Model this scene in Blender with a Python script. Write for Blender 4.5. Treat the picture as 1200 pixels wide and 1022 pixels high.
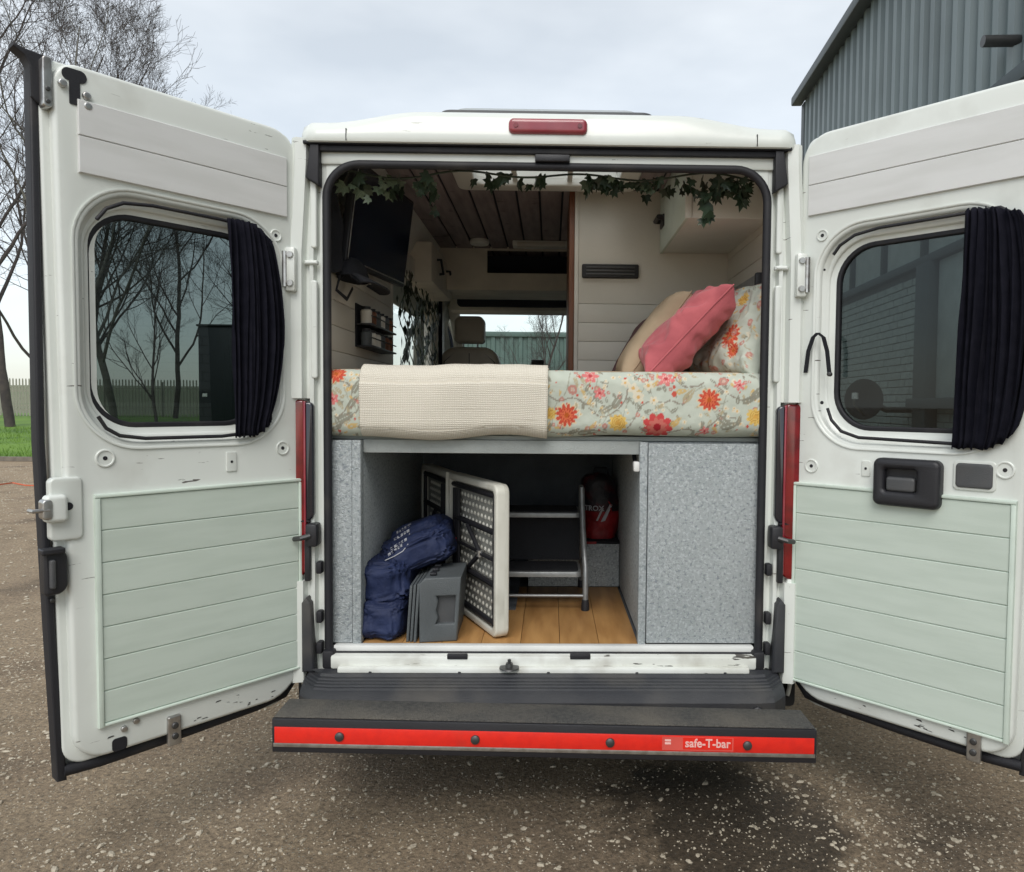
import bpy, bmesh, math, random
import numpy as np
from mathutils import Vector, Matrix, noise
from mathutils.geometry import tessellate_polygon
random.seed(7); np.random.seed(7)
for o in list(bpy.data.objects): bpy.data.objects.remove(o)
S = bpy.context.scene; COL = S.collection
PI = math.pi; rad = math.radians

# ------------------------------------------------------------------ camera
FPX, PPX, PPY = 870.0, 660.0, 511.0          # focal length and principal point in photo pixels (1200 x 1022)
CAM = Vector((0, -2.59, 1.42))
MROT = (Matrix.Rotation(rad(-1.0), 3, 'Z') @ Matrix.Rotation(rad(90-2.5), 3, 'X') @ Matrix.Rotation(rad(.5), 3, 'Z'))
cd = bpy.data.cameras.new('camera'); cam = bpy.data.objects.new('camera', cd); COL.objects.link(cam)
cd.sensor_fit = 'HORIZONTAL'; cd.sensor_width = 36; cd.lens = FPX/1200*36; cd.shift_x = -(PPX-600)/1200
cd.clip_start = .05; cd.clip_end = 3000
cam.matrix_world = Matrix.Translation(CAM) @ MROT.to_4x4(); S.camera = cam

# ------------------------------------------------------------------ world, sun, exposure
SUN_EL, SUN_AZ = rad(48), rad(185)            # high soft light from behind the photographer
w = bpy.data.worlds.new('World'); S.world = w; w.use_nodes = True
nt = w.node_tree; nt.nodes.clear()
N = nt.nodes.new; Lk = nt.links.new
out = N('ShaderNodeOutputWorld'); bg = N('ShaderNodeBackground'); bg2 = N('ShaderNodeBackground'); add = N('ShaderNodeAddShader')
sky = N('ShaderNodeTexSky'); sky.sky_type = 'NISHITA'; sky.sun_disc = False
sky.sun_elevation = SUN_EL; sky.sun_rotation = SUN_AZ
bg.inputs['Strength'].default_value = .05; S.render.engine = 'CYCLES'; S.cycles.diffuse_bounces = 8; S.cycles.max_bounces = 14; S.cycles.transparent_max_bounces = 16
Lk(sky.outputs[0], bg.inputs[0])
tc = N('ShaderNodeTexCoord'); mp = N('ShaderNodeMapping'); mp.inputs['Scale'].default_value = (1.2, 1.2, 3.2)
n1 = N('ShaderNodeTexNoise'); n1.inputs['Scale'].default_value = 1.6; n1.inputs['Detail'].default_value = 5; n1.inputs['Roughness'].default_value = .5
cr = N('ShaderNodeValToRGB'); e = cr.color_ramp.elements
e[0].position = .37; e[0].color = (.40, .412, .400, 1); e[1].position = .62; e[1].color = (.575, .58, .555, 1)
Lk(tc.outputs['Generated'], mp.inputs[0]); Lk(mp.outputs[0], n1.inputs[0]); Lk(n1.outputs[0], cr.inputs[0]); Lk(cr.outputs[0], bg2.inputs[0])
bg2.inputs['Strength'].default_value = 1.0
Lk(bg.outputs[0], add.inputs[0]); Lk(bg2.outputs[0], add.inputs[1]); Lk(add.outputs[0], out.inputs[0])
sl = bpy.data.lights.new('sun', 'SUN'); sl.energy = 1.35; sl.angle = rad(35); sl.color = (1, .97, .92)
so = bpy.data.objects.new('sun', sl); COL.objects.link(so)
sd = Vector((math.cos(SUN_EL)*math.sin(SUN_AZ), math.cos(SUN_EL)*math.cos(SUN_AZ), math.sin(SUN_EL)))
so.location = (0, -10, 15); so.rotation_euler = sd.to_track_quat('Z', 'Y').to_euler()
vs = S.view_settings; vs.view_transform = 'Standard'; vs.look = 'None'; vs.gamma = 1; vs.use_curve_mapping = False; vs.exposure = .50

# ------------------------------------------------------------------ pixel helpers (photo pixel -> point on a known plane)
def ray(px, py): return MROT @ Vector(((px-PPX)/FPX, -(py-PPY)/FPX, -1))
def onp(px, py, p, n):
    d = ray(px, py); n = Vector(n); return CAM + d*((Vector(p)-CAM).dot(n)/d.dot(n))
def onY(px, py, Y): return onp(px, py, (0, Y, 0), (0, 1, 0))
def onX(px, py, X): return onp(px, py, (X, 0, 0), (1, 0, 0))
def onZ(px, py, Z): return onp(px, py, (0, 0, Z), (0, 0, 1))

# ------------------------------------------------------------------ materials
MT = {}
def M(name, base, rough=.5, metal=0, c2=None, ns=6, lo=.4, hi=.65, bump=0, bs=60, det=4, stretch=(1, 1, 1), coat=0,
      specks=None, scuff=None, dirt=None, spec=.5, sheen=0, rv=0):
    m = bpy.data.materials.new(name); m.use_nodes = True; nt = m.node_tree; N = nt.nodes.new; L = nt.links.new
    b = nt.nodes['Principled BSDF']; b.inputs['Roughness'].default_value = rough; b.inputs['Metallic'].default_value = metal
    b.inputs['Specular IOR Level'].default_value = spec
    if coat: b.inputs['Coat Weight'].default_value = coat; b.inputs['Coat Roughness'].default_value = .12
    if sheen: b.inputs['Sheen Weight'].default_value = sheen
    tc = N('ShaderNodeTexCoord'); oi = N('ShaderNodeObjectInfo'); mp = N('ShaderNodeMapping'); mu = N('ShaderNodeVectorMath'); mu.operation = 'SCALE'
    mu.inputs[0].default_value = (7.3, 3.1, 5.7); L(oi.outputs['Random'], mu.inputs['Scale'])
    ad = N('ShaderNodeVectorMath'); L(tc.outputs['Object'], ad.inputs[0]); L(mu.outputs[0], ad.inputs[1])
    mp.inputs['Scale'].default_value = stretch; L(ad.outputs[0], mp.inputs[0])
    def noi(sc, d=det, src=mp):
        n = N('ShaderNodeTexNoise'); n.inputs['Scale'].default_value = sc; n.inputs['Detail'].default_value = d; L(src.outputs[0], n.inputs[0]); return n
    def ramp(n, a, z, c0, c1):
        r = N('ShaderNodeValToRGB'); r.color_ramp.elements[0].position = a; r.color_ramp.elements[1].position = z
        r.color_ramp.elements[0].color = (*c0, 1); r.color_ramp.elements[1].color = (*c1, 1); L(n.outputs[0], r.inputs[0]); return r
    c2 = c2 or tuple(min(1, c*.86) for c in base)
    cur = ramp(noi(ns), lo, hi, base, c2).outputs[0]
    def mix(cur, fac, col):
        x = N('ShaderNodeMix'); x.data_type = 'RGBA'; L(fac, x.inputs[0]); L(cur, x.inputs[6]); x.inputs[7].default_value = (*col, 1); return x.outputs[2]
    for sp in (specks or []):          # (colour, scale, threshold, width)
        cur = mix(cur, ramp(noi(sp[1], 2), sp[2], sp[2]+sp[3], (0,)*3, (1,)*3).outputs[0], sp[0])
    if scuff:                          # (colour, threshold) : thin stretched scratches where a broad mask allows
        m2 = N('ShaderNodeMapping'); m2.inputs['Scale'].default_value = (1.2, 1.2, 9); m2.inputs['Rotation'].default_value = (.2, .3, .2); L(ad.outputs[0], m2.inputs[0])
        a = ramp(noi(9, 5, m2), scuff[1], scuff[1]+.015, (0,)*3, (1,)*3); c = ramp(noi(3, 2, ad), .52, .6, (0,)*3, (1,)*3)
        x = N('ShaderNodeMath'); x.operation = 'MULTIPLY'; L(a.outputs[0], x.inputs[0]); L(c.outputs[0], x.inputs[1]); cur = mix(cur, x.outputs[0], scuff[0])
    if dirt:                           # (colour, scale, lo, hi, amount)
        r = ramp(noi(dirt[1], 6, ad), dirt[2], dirt[3], (0,)*3, (dirt[4],)*3); cur = mix(cur, r.outputs[0], dirt[0])
    if rv:
        h = N('ShaderNodeHueSaturation'); mr = N('ShaderNodeMapRange'); mr.inputs[3].default_value = 1-rv; mr.inputs[4].default_value = 1+rv
        L(oi.outputs['Random'], mr.inputs[0]); L(mr.outputs[0], h.inputs['Value']); L(cur, h.inputs['Color']); cur = h.outputs[0]
    L(cur, b.inputs['Base Color'])
    if bump:
        bp = N('ShaderNodeBump'); bp.inputs['Strength'].default_value = min(1, bump); bp.inputs['Distance'].default_value = .01*max(1, bump)
        L(noi(bs, 5).outputs[0], bp.inputs['Height']); L(bp.outputs[0], b.inputs['Normal'])
    MT[name] = m; return m
M('paint', (.715, .745, .705), .34, c2=(.65, .68, .64), ns=1.7, coat=.35, dirt=((.38, .37, .32), 5.5, .56, .82, .40), scuff=((.12, .11, .10), .685), bump=.07, bs=4)
M('paint_worn', (.76, .78, .74), .42, c2=(.66, .67, .62), ns=5, coat=.2, dirt=((.30, .27, .22), 7, .5, .75, .6), scuff=((.06, .055, .05), .62))
M('ply_white', (.66, .665, .655), .55, c2=(.61, .615, .60), ns=4, stretch=(1, 1, 6), bump=.05, bs=120)
M('ply_sage', (.56, .635, .565), .6, c2=(.52, .595, .525), ns=5, stretch=(1, 1, 7), bump=.08, bs=90, rv=.02)
M('trim_sage', (.63, .72, .64), .5)
M('trim_white', (.74, .75, .73), .45)
M('rubber', (.012, .012, .016), .62, bump=.1, bs=200, dirt=((.10, .09, .08), 6, .55, .8, .35))
M('plastic', (.018, .018, .022), .45, bump=.15, bs=350)
M('plastic_grey', (.075, .078, .082), .5, bump=.2, bs=400, dirt=((.16, .14, .12), 5, .5, .75, .35))
M('bumper', (.028, .030, .036), .55, c2=(.045, .046, .05), bump=.35, bs=420, dirt=((.13, .115, .09), 3, .5, .78, .45))
M('step_top', (.085, .082, .076), .8, c2=(.05, .05, .05), ns=90, bump=.8, bs=300, dirt=((.20, .175, .14), 4, .42, .75, .6))
M('reflector_red', (.78, .022, .012), .28, c2=(.70, .018, .012), ns=30, coat=.5, dirt=((.25, .05, .03), 10, .6, .8, .3))
M('reflector_pale', (.72, .10, .08), .35)
M('letter', (.85, .50, .46), .5)
M('lens_red', (.20, .004, .007), .14, c2=(.12, .003, .005), ns=20, coat=1)
M('lens_red_pink', (.30, .035, .05), .25, c2=(.25, .025, .04), ns=12, coat=.6, dirt=((.3, .12, .12), 8, .5, .8, .4))
M('lens_dark', (.012, .012, .02), .12, coat=.8)
M('metal', (.55, .55, .54), .32, metal=.9, c2=(.40, .38, .36), ns=40)
M('steel_dark', (.10, .10, .10), .4, metal=.7)
M('curtain_cloth', (.0065, .0068, .0125), .95, c2=(.010, .010, .017), ns=30, bump=.25, bs=500, spec=.15)
M('carpet', (.49, .53, .54), .97, c2=(.44, .48, .49), ns=2.5, bump=1.0, bs=260, spec=.1, specks=[((.61, .65, .66), 120, .50, .16), ((.31, .345, .37), 85, .53, .16)])
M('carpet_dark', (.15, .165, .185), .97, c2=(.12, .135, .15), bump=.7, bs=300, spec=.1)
M('beam', (.40, .43, .42), .8, bump=.3, bs=200)
M('oak', (.43, .235, .085), .48, c2=(.30, .15, .05), ns=5, lo=.35, hi=.7, stretch=(5, .7, 5), bump=.08, bs=90, rv=.10)
M('lining', (.66, .63, .565), .6, c2=(.61, .585, .52), ns=3, bump=.08, bs=70, rv=.03)
M('lining_trim', (.74, .71, .64), .5)
M('cab_cream', (.76, .71, .61), .7, bump=.1, bs=150)
M('ceiling_wood', (.335, .28, .285), .6, c2=(.22, .185, .19), ns=6, lo=.35, hi=.7, stretch=(6, .8, 6), bump=.2, bs=40, rv=.14, dirt=((.10, .08, .08), 9, .62, .72, .8))
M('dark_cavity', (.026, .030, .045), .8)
M('cabinet_white', (.80, .80, .755), .5, c2=(.72, .72, .67), ns=3, bump=.05)
M('cabinet_mint', (.68, .76, .68), .5)
M('wood_brown', (.20, .075, .035), .5, c2=(.13, .05, .025), stretch=(8, 8, 1))
M('screen', (.012, .017, .030), .14)
M('black_cloth', (.012, .013, .018), .9, bump=.3, bs=200)
M('navy', (.010, .021, .075), .72, c2=(.007, .014, .052), ns=9, bump=.9, bs=22)
M('box_grey', (.10, .112, .118), .5, c2=(.085, .095, .10), bump=.25, bs=260)
M('table_white', (.66, .65, .58), .45, c2=(.58, .57, .50), ns=9, dirt=((.25, .22, .18), 9, .6, .8, .35))
M('table_under', (.33, .33, .30), .55, c2=(.27, .27, .25), ns=30)
M('stool_metal', (.30, .31, .31), .42, metal=.55, c2=(.24, .25, .25), ns=30)
M('tread', (.012, .013, .017), .75, bump=.6, bs=200)
M('bag_red', (.30, .008, .012), .55, c2=(.18, .006, .01), ns=14, bump=.6, bs=40)
M('bag_black', (.014, .012, .016), .55, c2=(.06, .006, .01), ns=16, lo=.5, hi=.62, bump=.6, bs=40)
M('bag_print', (.42, .43, .46), .6)
M('pink_velvet', (.50, .115, .13), .85, c2=(.40, .085, .10), ns=9, bump=.5, bs=20, sheen=.2)
M('beige_cloth', (.43, .33, .22), .85, c2=(.37, .28, .185), ns=8, bump=.25, bs=30)
M('mauve_cloth', (.15, .065, .07), .85, bump=.2, bs=40)
M('ivy', (.030, .052, .026), .36, c2=(.018, .034, .018), ns=12, rv=.35)
M('ivy_pale', (.12, .155, .095), .5, c2=(.07, .10, .06), ns=12, rv=.25)
M('leather', (.50, .45, .385), .5, c2=(.43, .38, .325), bump=.3, bs=120)
M('bark', (.075, .062, .056), .9, c2=(.05, .042, .042), bump=.8, bs=14)
M('bark_pale', (.14, .135, .115), .9, c2=(.08, .075, .065), ns=4, bump=.8, bs=14)
M('fence_paint', (.33, .32, .26), .6)
M('cabinet_green', (.012, .018, .022), .5)
M('cladding', (.17, .215, .225), .42, c2=(.135, .175, .185), ns=1.2, stretch=(1, 1, .2), dirt=((.06, .075, .075), .8, .5, .8, .4))
M('eave', (.06, .075, .08), .5)
M('brick_paint', (.40, .45, .44), .75, c2=(.33, .38, .38), ns=14, bump=.4, bs=60, rv=.07)
M('mortar', (.12, .135, .14), .9)
M('shed_green', (.10, .155, .14), .55, c2=(.085, .135, .12), ns=2)
M('pillar', (.055, .075, .085), .6)
M('pale_blind', (.45, .50, .50), .7)
M('concrete', (.20, .175, .14), .9, c2=(.14, .12, .10), bump=.6, bs=30)
M('grass', (.13, .24, .022), .8, c2=(.07, .15, .018), ns=.8, bump=1, bs=14)
M('meadow', (.12, .15, .075), .9, c2=(.16, .15, .09), ns=.08)
M('blade', (.14, .25, .03), .7, c2=(.08, .17, .02), ns=2)
M('hill', (.10, .12, .11), .95, c2=(.075, .095, .09), ns=.02)
M('pebble', (.55, .49, .385), .85, c2=(.30, .255, .19), ns=26, lo=.3, hi=.7, bump=.5, bs=120)
M('tyre', (.014, .014, .015), .8, bump=.4, bs=90)
M('rim', (.32, .32, .33), .4, metal=.7)
M('underbody', (.015, .015, .016), .85)
M('orange_cord', (.55, .10, .03), .6)
M('white_plastic', (.78, .78, .76), .4)

def glass(name, tint, refl=.05):
    m = bpy.data.materials.new(name); m.use_nodes = True; nt = m.node_tree; nt.nodes.clear(); N = nt.nodes.new; L = nt.links.new
    o = N('ShaderNodeOutputMaterial'); t = N('ShaderNodeBsdfTransparent'); t.inputs[0].default_value = (*tint, 1)
    g = N('ShaderNodeBsdfGlossy'); g.inputs['Roughness'].default_value = .02; f = N('ShaderNodeFresnel'); f.inputs[0].default_value = 1.45
    mx = N('ShaderNodeMixShader'); L(f.outputs[0], mx.inputs[0]); L(t.outputs[0], mx.inputs[1]); L(g.outputs[0], mx.inputs[2]); L(mx.outputs[0], o.inputs[0]); MT[name] = m
glass('tinted_glass', (.40, .44, .435)); glass('clear_glass', (.93, .97, .95)); glass('dark_glass', (.05, .06, .065))
def translucent():
    m = bpy.data.materials.new('skylight_acrylic'); m.use_nodes = True; nt = m.node_tree; nt.nodes.clear(); N = nt.nodes.new; L = nt.links.new
    o = N('ShaderNodeOutputMaterial'); t = N('ShaderNodeBsdfTransparent'); t.inputs[0].default_value = (.95, .96, .96, 1)
    d = N('ShaderNodeBsdfTranslucent'); d.inputs[0].default_value = (.8, .82, .8, 1); mx = N('ShaderNodeMixShader'); mx.inputs[0].default_value = .5
    L(t.outputs[0], mx.inputs[1]); L(d.outputs[0], mx.inputs[2]); L(mx.outputs[0], o.inputs[0]); MT['skylight_acrylic'] = m
translucent()
def attr_mat(name, rough, bump, bs):
    m = bpy.data.materials.new(name); m.use_nodes = True; nt = m.node_tree; N = nt.nodes.new; L = nt.links.new
    b = nt.nodes['Principled BSDF']; b.inputs['Roughness'].default_value = rough; b.inputs['Specular IOR Level'].default_value = .2
    a = N('ShaderNodeAttribute'); a.attribute_name = 'print'; L(a.outputs['Color'], b.inputs['Base Color'])
    tc = N('ShaderNodeTexCoord'); n = N('ShaderNodeTexNoise'); n.inputs['Scale'].default_value = bs; n.inputs['Detail'].default_value = 4; L(tc.outputs['Object'], n.inputs[0])
    bp = N('ShaderNodeBump'); bp.inputs['Strength'].default_value = bump; bp.inputs['Distance'].default_value = .01; L(n.outputs[0], bp.inputs['Height']); L(bp.outputs[0], b.inputs['Normal']); MT[name] = m
attr_mat('floral', .85, .5, 22)
def knit():
    m = bpy.data.materials.new('knit'); m.use_nodes = True; nt = m.node_tree; N = nt.nodes.new; L = nt.links.new
    b = nt.nodes['Principled BSDF']; b.inputs['Roughness'].default_value = .95; b.inputs['Specular IOR Level'].default_value = .1
    tc = N('ShaderNodeTexCoord'); mp = N('ShaderNodeMapping'); L(tc.outputs['UV'], mp.inputs[0])
    hs = []
    for ax, ph in (('X', 0), ('Y', 0)):
        wv = N('ShaderNodeTexWave'); wv.bands_direction = ax; wv.inputs['Scale'].default_value = 52; wv.inputs['Distortion'].default_value = 1.6; wv.inputs['Detail'].default_value = 1
        L(mp.outputs[0], wv.inputs[0]); hs.append(wv)
    mu = N('ShaderNodeMath'); mu.operation = 'MULTIPLY'; L(hs[0].outputs['Fac'], mu.inputs[0]); L(hs[1].outputs['Fac'], mu.inputs[1])
    r = N('ShaderNodeValToRGB'); r.color_ramp.elements[0].color = (.68, .63, .53, 1); r.color_ramp.elements[1].color = (.85, .805, .71, 1); r.color_ramp.elements[1].position = .6
    L(mu.outputs[0], r.inputs[0]); L(r.outputs[0], b.inputs['Base Color'])
    bp = N('ShaderNodeBump'); bp.inputs['Strength'].default_value = .6; bp.inputs['Distance'].default_value = .004; L(mu.outputs[0], bp.inputs['Height']); L(bp.outputs[0], b.inputs['Normal']); MT['knit'] = m
knit()
def ground_mat():
    m = bpy.data.materials.new('yard'); m.use_nodes = True; nt = m.node_tree; N = nt.nodes.new; L = nt.links.new
    b = nt.nodes['Principled BSDF']; b.inputs['Specular IOR Level'].default_value = .3
    g = N('ShaderNodeNewGeometry')
    def noi(sc, d=5, ro=.6):
        n = N('ShaderNodeTexNoise'); n.inputs['Scale'].default_value = sc; n.inputs['Detail'].default_value = d; n.inputs['Roughness'].default_value = ro; L(g.outputs['Position'], n.inputs[0]); return n
    def ramp(src, els):
        r = N('ShaderNodeValToRGB'); 
        while len(r.color_ramp.elements) < len(els): r.color_ramp.elements.new(.5)
        for el, (p, c) in zip(r.color_ramp.elements, els): el.position = p; el.color = (*c, 1)
        L(src, r.inputs[0]); return r
    a = ramp(noi(1.1, 6).outputs[0], [(.30, (.21, .158, .104)), (.47, (.36, .278, .188)), (.58, (.30, .228, .155)), (.72, (.15, .116, .082))])
    f = ramp(noi(55, 6, .75).outputs[0], [(.30, (.25,)*3), (.47, (.88,)*3), (.57, (1.12,)*3), (.74, (1.9, 1.85, 1.75))])
    mx = N('ShaderNodeMix'); mx.data_type = 'RGBA'; mx.blend_type = 'MULTIPLY'; mx.inputs[0].default_value = 1; L(a.outputs[0], mx.inputs[6]); L(f.outputs[0], mx.inputs[7])
    v = N('ShaderNodeTexVoronoi'); v.inputs['Scale'].default_value = 95; L(g.outputs['Position'], v.inputs[0])
    vr = ramp(v.outputs['Distance'], [(.22, (1,)*3), (.32, (0,)*3)])
    vm = ramp(v.outputs['Color'], [(.60, (0,)*3), (.70, (1,)*3)])
    pm = N('ShaderNodeMath'); pm.operation = 'MULTIPLY'; L(vr.outputs[0], pm.inputs[0]); L(vm.outputs[0], pm.inputs[1])
    m2 = N('ShaderNodeMix'); m2.data_type = 'RGBA'; L(pm.outputs[0], m2.inputs[0]); L(mx.outputs[2], m2.inputs[6]); m2.inputs[7].default_value = (.44, .395, .32, 1)
    # oil / wet stain with its own outline
    sub = N('ShaderNodeVectorMath'); sub.operation = 'SUBTRACT'; L(g.outputs['Position'], sub.inputs[0]); sub.inputs[1].default_value = (.62, -.10, 0)
    sc = N('ShaderNodeVectorMath'); sc.operation = 'MULTIPLY'; L(sub.outputs[0], sc.inputs[0]); sc.inputs[1].default_value = (2.0, 2.0, 0)
    ln = N('ShaderNodeVectorMath'); ln.operation = 'LENGTH'; L(sc.outputs[0], ln.inputs[0])
    wob = N('ShaderNodeMath'); wob.operation = 'MULTIPLY_ADD'; L(noi(4, 5).outputs[0], wob.inputs[0]); wob.inputs[1].default_value = 1.6; L(ln.outputs['Value'], wob.inputs[2])
    st = ramp(wob.outputs[0], [(.0, (1,)*3), (.5, (1,)*3)]); st.color_ramp.elements[0].position = 0
    mr = N('ShaderNodeMapRange'); mr.inputs[1].default_value = 1.45; mr.inputs[2].default_value = 1.75; mr.inputs[3].default_value = .82; mr.inputs[4].default_value = 0; L(wob.outputs[0], mr.inputs[0])
    m3 = N('ShaderNodeMix'); m3.data_type = 'RGBA'; m3.blend_type = 'MULTIPLY'; L(mr.outputs[0], m3.inputs[0]); L(m2.outputs[2], m3.inputs[6]); m3.inputs[7].default_value = (.16, .155, .16, 1)
    L(m3.outputs[2], b.inputs['Base Color'])
    rr = N('ShaderNodeMapRange'); rr.inputs[3].default_value = .9; rr.inputs[4].default_value = .35; L(mr.outputs[0], rr.inputs[0]); L(rr.outputs[0], b.inputs['Roughness'])
    h = N('ShaderNodeMath'); h.operation = 'MULTIPLY_ADD'; L(pm.outputs[0], h.inputs[0]); h.inputs[1].default_value = .5; L(noi(38, 8, .8).outputs[0], h.inputs[2])
    bp = N('ShaderNodeBump'); h2 = N('ShaderNodeMath'); h2.operation = 'MULTIPLY_ADD'; L(noi(9, 4, .6).outputs[0], h2.inputs[0]); h2.inputs[1].default_value = 1.6; L(h.outputs[0], h2.inputs[2])
    bp.inputs['Strength'].default_value = 1; bp.inputs['Distance'].default_value = .02; L(h2.outputs[0], bp.inputs['Height']); L(bp.outputs[0], b.inputs['Normal'])
    MT['yard'] = m
ground_mat()

# ------------------------------------------------------------------ mesh helpers
WL = {}
def tag(o, label=None, cat=None, group=None, kind=None):
    if label: o['label'] = label
    if cat: o['category'] = cat
    if group: o['group'] = group
    if kind: o['kind'] = kind
    return o
def empty(name, loc, label, cat, group=None):
    o = bpy.data.objects.new(name, None); o.empty_display_size = .1; COL.objects.link(o); o.location = loc; WL[o] = Vector(loc); return tag(o, label, cat, group)
def link_mesh(name, me, c, mat, parent=None):
    o = bpy.data.objects.new(name, me); COL.objects.link(o)
    if mat and not me.materials: me.materials.append(MT[mat])
    WL[o] = Vector(c)
    if parent: o.parent = parent; o.location = Vector(c)-WL[parent]
    else: o.location = c
    return o
class G:
    def __init__(s): s.v = []; s.f = []; s.c = None; s.uv = None
    def add(s, v, f):
        n = len(s.v); s.v += [tuple(p) for p in v]; s.f += [tuple(i+n for i in q) for q in f]; return s
    def box(s, x0, x1, y0, y1, z0, z1, bev=0, mp=None, seg=2):
        bm = bmesh.new(); bmesh.ops.create_cube(bm, size=1)
        for v in bm.verts: v.co = (x0+(v.co.x+.5)*(x1-x0), y0+(v.co.y+.5)*(y1-y0), z0+(v.co.z+.5)*(z1-z0))
        if bev: bmesh.ops.bevel(bm, geom=bm.edges[:], offset=bev, segments=seg, profile=.5, affect='EDGES')
        bm.verts.index_update(); vs = [v.co.copy() for v in bm.verts]
        if mp: vs = [mp(*v) for v in vs]
        s.add(vs, [[v.index for v in f.verts] for f in bm.faces]); bm.free(); return s
    def tube(s, pts, r, n=8, cap=True, closed=False, flat=1):
        pts = [Vector(p) for p in pts]; m = len(pts); rs = r if isinstance(r, (list, tuple)) else [r]*m
        vs = []; fs = []; up = None
        for i, p in enumerate(pts):
            a = pts[(i-1) % m] if (i or closed) else p; b = pts[(i+1) % m] if (i < m-1 or closed) else p
            t = (b-a).normalized() if (b-a).length > 1e-9 else Vector((0, 0, 1))
            if up is None: up = Vector((0, 0, 1)) if abs(t.z) < .9 else Vector((1, 0, 0))
            sd_ = t.cross(up).normalized(); up = sd_.cross(t).normalized()
            for k in range(n):
                an = 2*PI*k/n; vs.append(p+(sd_*math.cos(an)+up*math.sin(an)*flat)*rs[i])
        for i in range(m if closed else m-1):
            j = (i+1) % m
            for k in range(n): fs.append((i*n+k, i*n+(k+1) % n, j*n+(k+1) % n, j*n+k))
        if cap and not closed: fs.append(tuple(range(n))[::-1]); fs.append(tuple((m-1)*n+k for k in range(n)))
        return s.add(vs, fs)
    def loft(s, loops, cap0=False, cap1=False):
        n = len(loops[0]); vs = [p for l in loops for p in l]; fs = []
        for i in range(len(loops)-1):
            for k in range(n): fs.append((i*n+k, i*n+(k+1) % n, (i+1)*n+(k+1) % n, (i+1)*n+k))
        if cap0: fs.append(tuple(range(n))[::-1])
        if cap1: fs.append(tuple((len(loops)-1)*n+k for k in range(n)))
        return s.add(vs, fs)
    def grid(s, rows, skip=None, wrap=False):
        n = len(rows[0]); vs = [p for l in rows for p in l]; fs = []
        for i in range(len(rows)-1):
            for k in range(n if wrap else n-1):
                if skip and skip(i, k): continue
                fs.append((i*n+k, i*n+(k+1) % n, (i+1)*n+(k+1) % n, (i+1)*n+k))
        return s.add(vs, fs)
    def plate(s, outs, c0, c1, mp, bev=0, seg=3):
        """closed plate from 2D outlines (first outer, rest holes); c0 back, c1 front; mp(a,b,c)->world"""
        def area(l): return sum(l[i][0]*l[(i+1) % len(l)][1]-l[(i+1) % len(l)][0]*l[i][1] for i in range(len(l)))
        ls = []
        for i, l in enumerate(outs):
            a = area(l); ls.append(list(l) if (a > 0) == (i == 0) else list(l)[::-1])
        def inset(l, d):
            r = []
            for i in range(len(l)):
                p0, p, p1 = Vector(l[i-1]), Vector(l[i]), Vector(l[(i+1) % len(l)])
                a = (p-p0); b = (p1-p); a = a.normalized() if a.length else b.normalized(); b = b.normalized() if b.length else a
                na = Vector((-a.y, a.x)); nb = Vector((-b.y, b.x)); m_ = (na+nb); m_ = m_.normalized() if m_.length > 1e-6 else na
                k = d/max(.35, m_.dot(na)); r.append((p.x+m_.x*k, p.y+m_.y*k))
            return r
        sg = 1 if c1 > c0 else -1
        stages = [(0, c0), (0, c1-sg*bev)] if bev else [(0, c0), (0, c1)]
        if bev:
            for k in range(1, seg+1):
                t = k/seg*PI/2; stages.append((bev*(1-math.cos(t)), c1-sg*bev*(1-math.sin(t))))
        rings = [[(inset(l, d) if d else l, c) for l in ls] for d, c in stages]
        for i in range(len(rings)-1):
            for (l0, z0), (l1, z1) in zip(rings[i], rings[i+1]):
                s.loft([[mp(p[0], p[1], z0) for p in l0], [mp(p[0], p[1], z1) for p in l1]])
        for rg, fl in ((rings[0], True), (rings[-1], False)):
            pl = [[Vector((p[0], p[1], 0)) for p in l] for l, c in rg]; tris = tessellate_polygon(pl)
            flat = [mp(p[0], p[1], c) for l, c in rg for p in l]
            s.add(flat, [t[::-1] if fl else t for t in tris])
        return s
    def lathe(s, prof, c, axis='z', n=20):
        c = Vector(c); rows = []
        for r, h in prof:
            l = []
            for k in range(n):
                a = 2*PI*k/n; x, y = r*math.cos(a), r*math.sin(a)
                l.append(c+Vector({'z': (x, y, h), 'y': (x, h, y), 'x': (h, x, y)}[axis]))
            rows.append(l)
        return s.loft(rows, True, True)
    def obj(s, name, mat, parent=None, smooth=35, attr=None, uv=None, merge=1e-5):
        v = np.array(s.v, dtype=float); c = (v.min(0)+v.max(0))/2; me = bpy.data.meshes.new(name)
        me.from_pydata((v-c).tolist(), [], s.f); 
        if attr is not None:
            ca = me.color_attributes.new('print', 'FLOAT_COLOR', 'POINT'); buf = np.ones((len(v), 4)); buf[:, :3] = attr; ca.data.foreach_set('color', buf.ravel())
        if uv is not None:
            ul = me.uv_layers.new(name='UVMap'); li = np.empty(len(me.loops), dtype=int); me.loops.foreach_get('vertex_index', li); ul.data.foreach_set('uv', np.array(uv)[li].ravel())
        bm = bmesh.new(); bm.from_mesh(me)
        if merge: bmesh.ops.remove_doubles(bm, verts=bm.verts[:], dist=merge)
        bmesh.ops.recalc_face_normals(bm, faces=bm.faces[:]); bm.to_mesh(me); bm.free()
        if smooth:
            me.polygons.foreach_set('use_smooth', [True]*len(me.polygons)); me.set_sharp_from_angle(angle=rad(smooth))
        return link_mesh(name, me, c, mat, parent)
def bx(name, mat, x0, x1, y0, y1, z0, z1, parent=None, bev=.003, mp=None): return G().box(x0, x1, y0, y1, z0, z1, bev, mp).obj(name, mat, parent)
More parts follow.
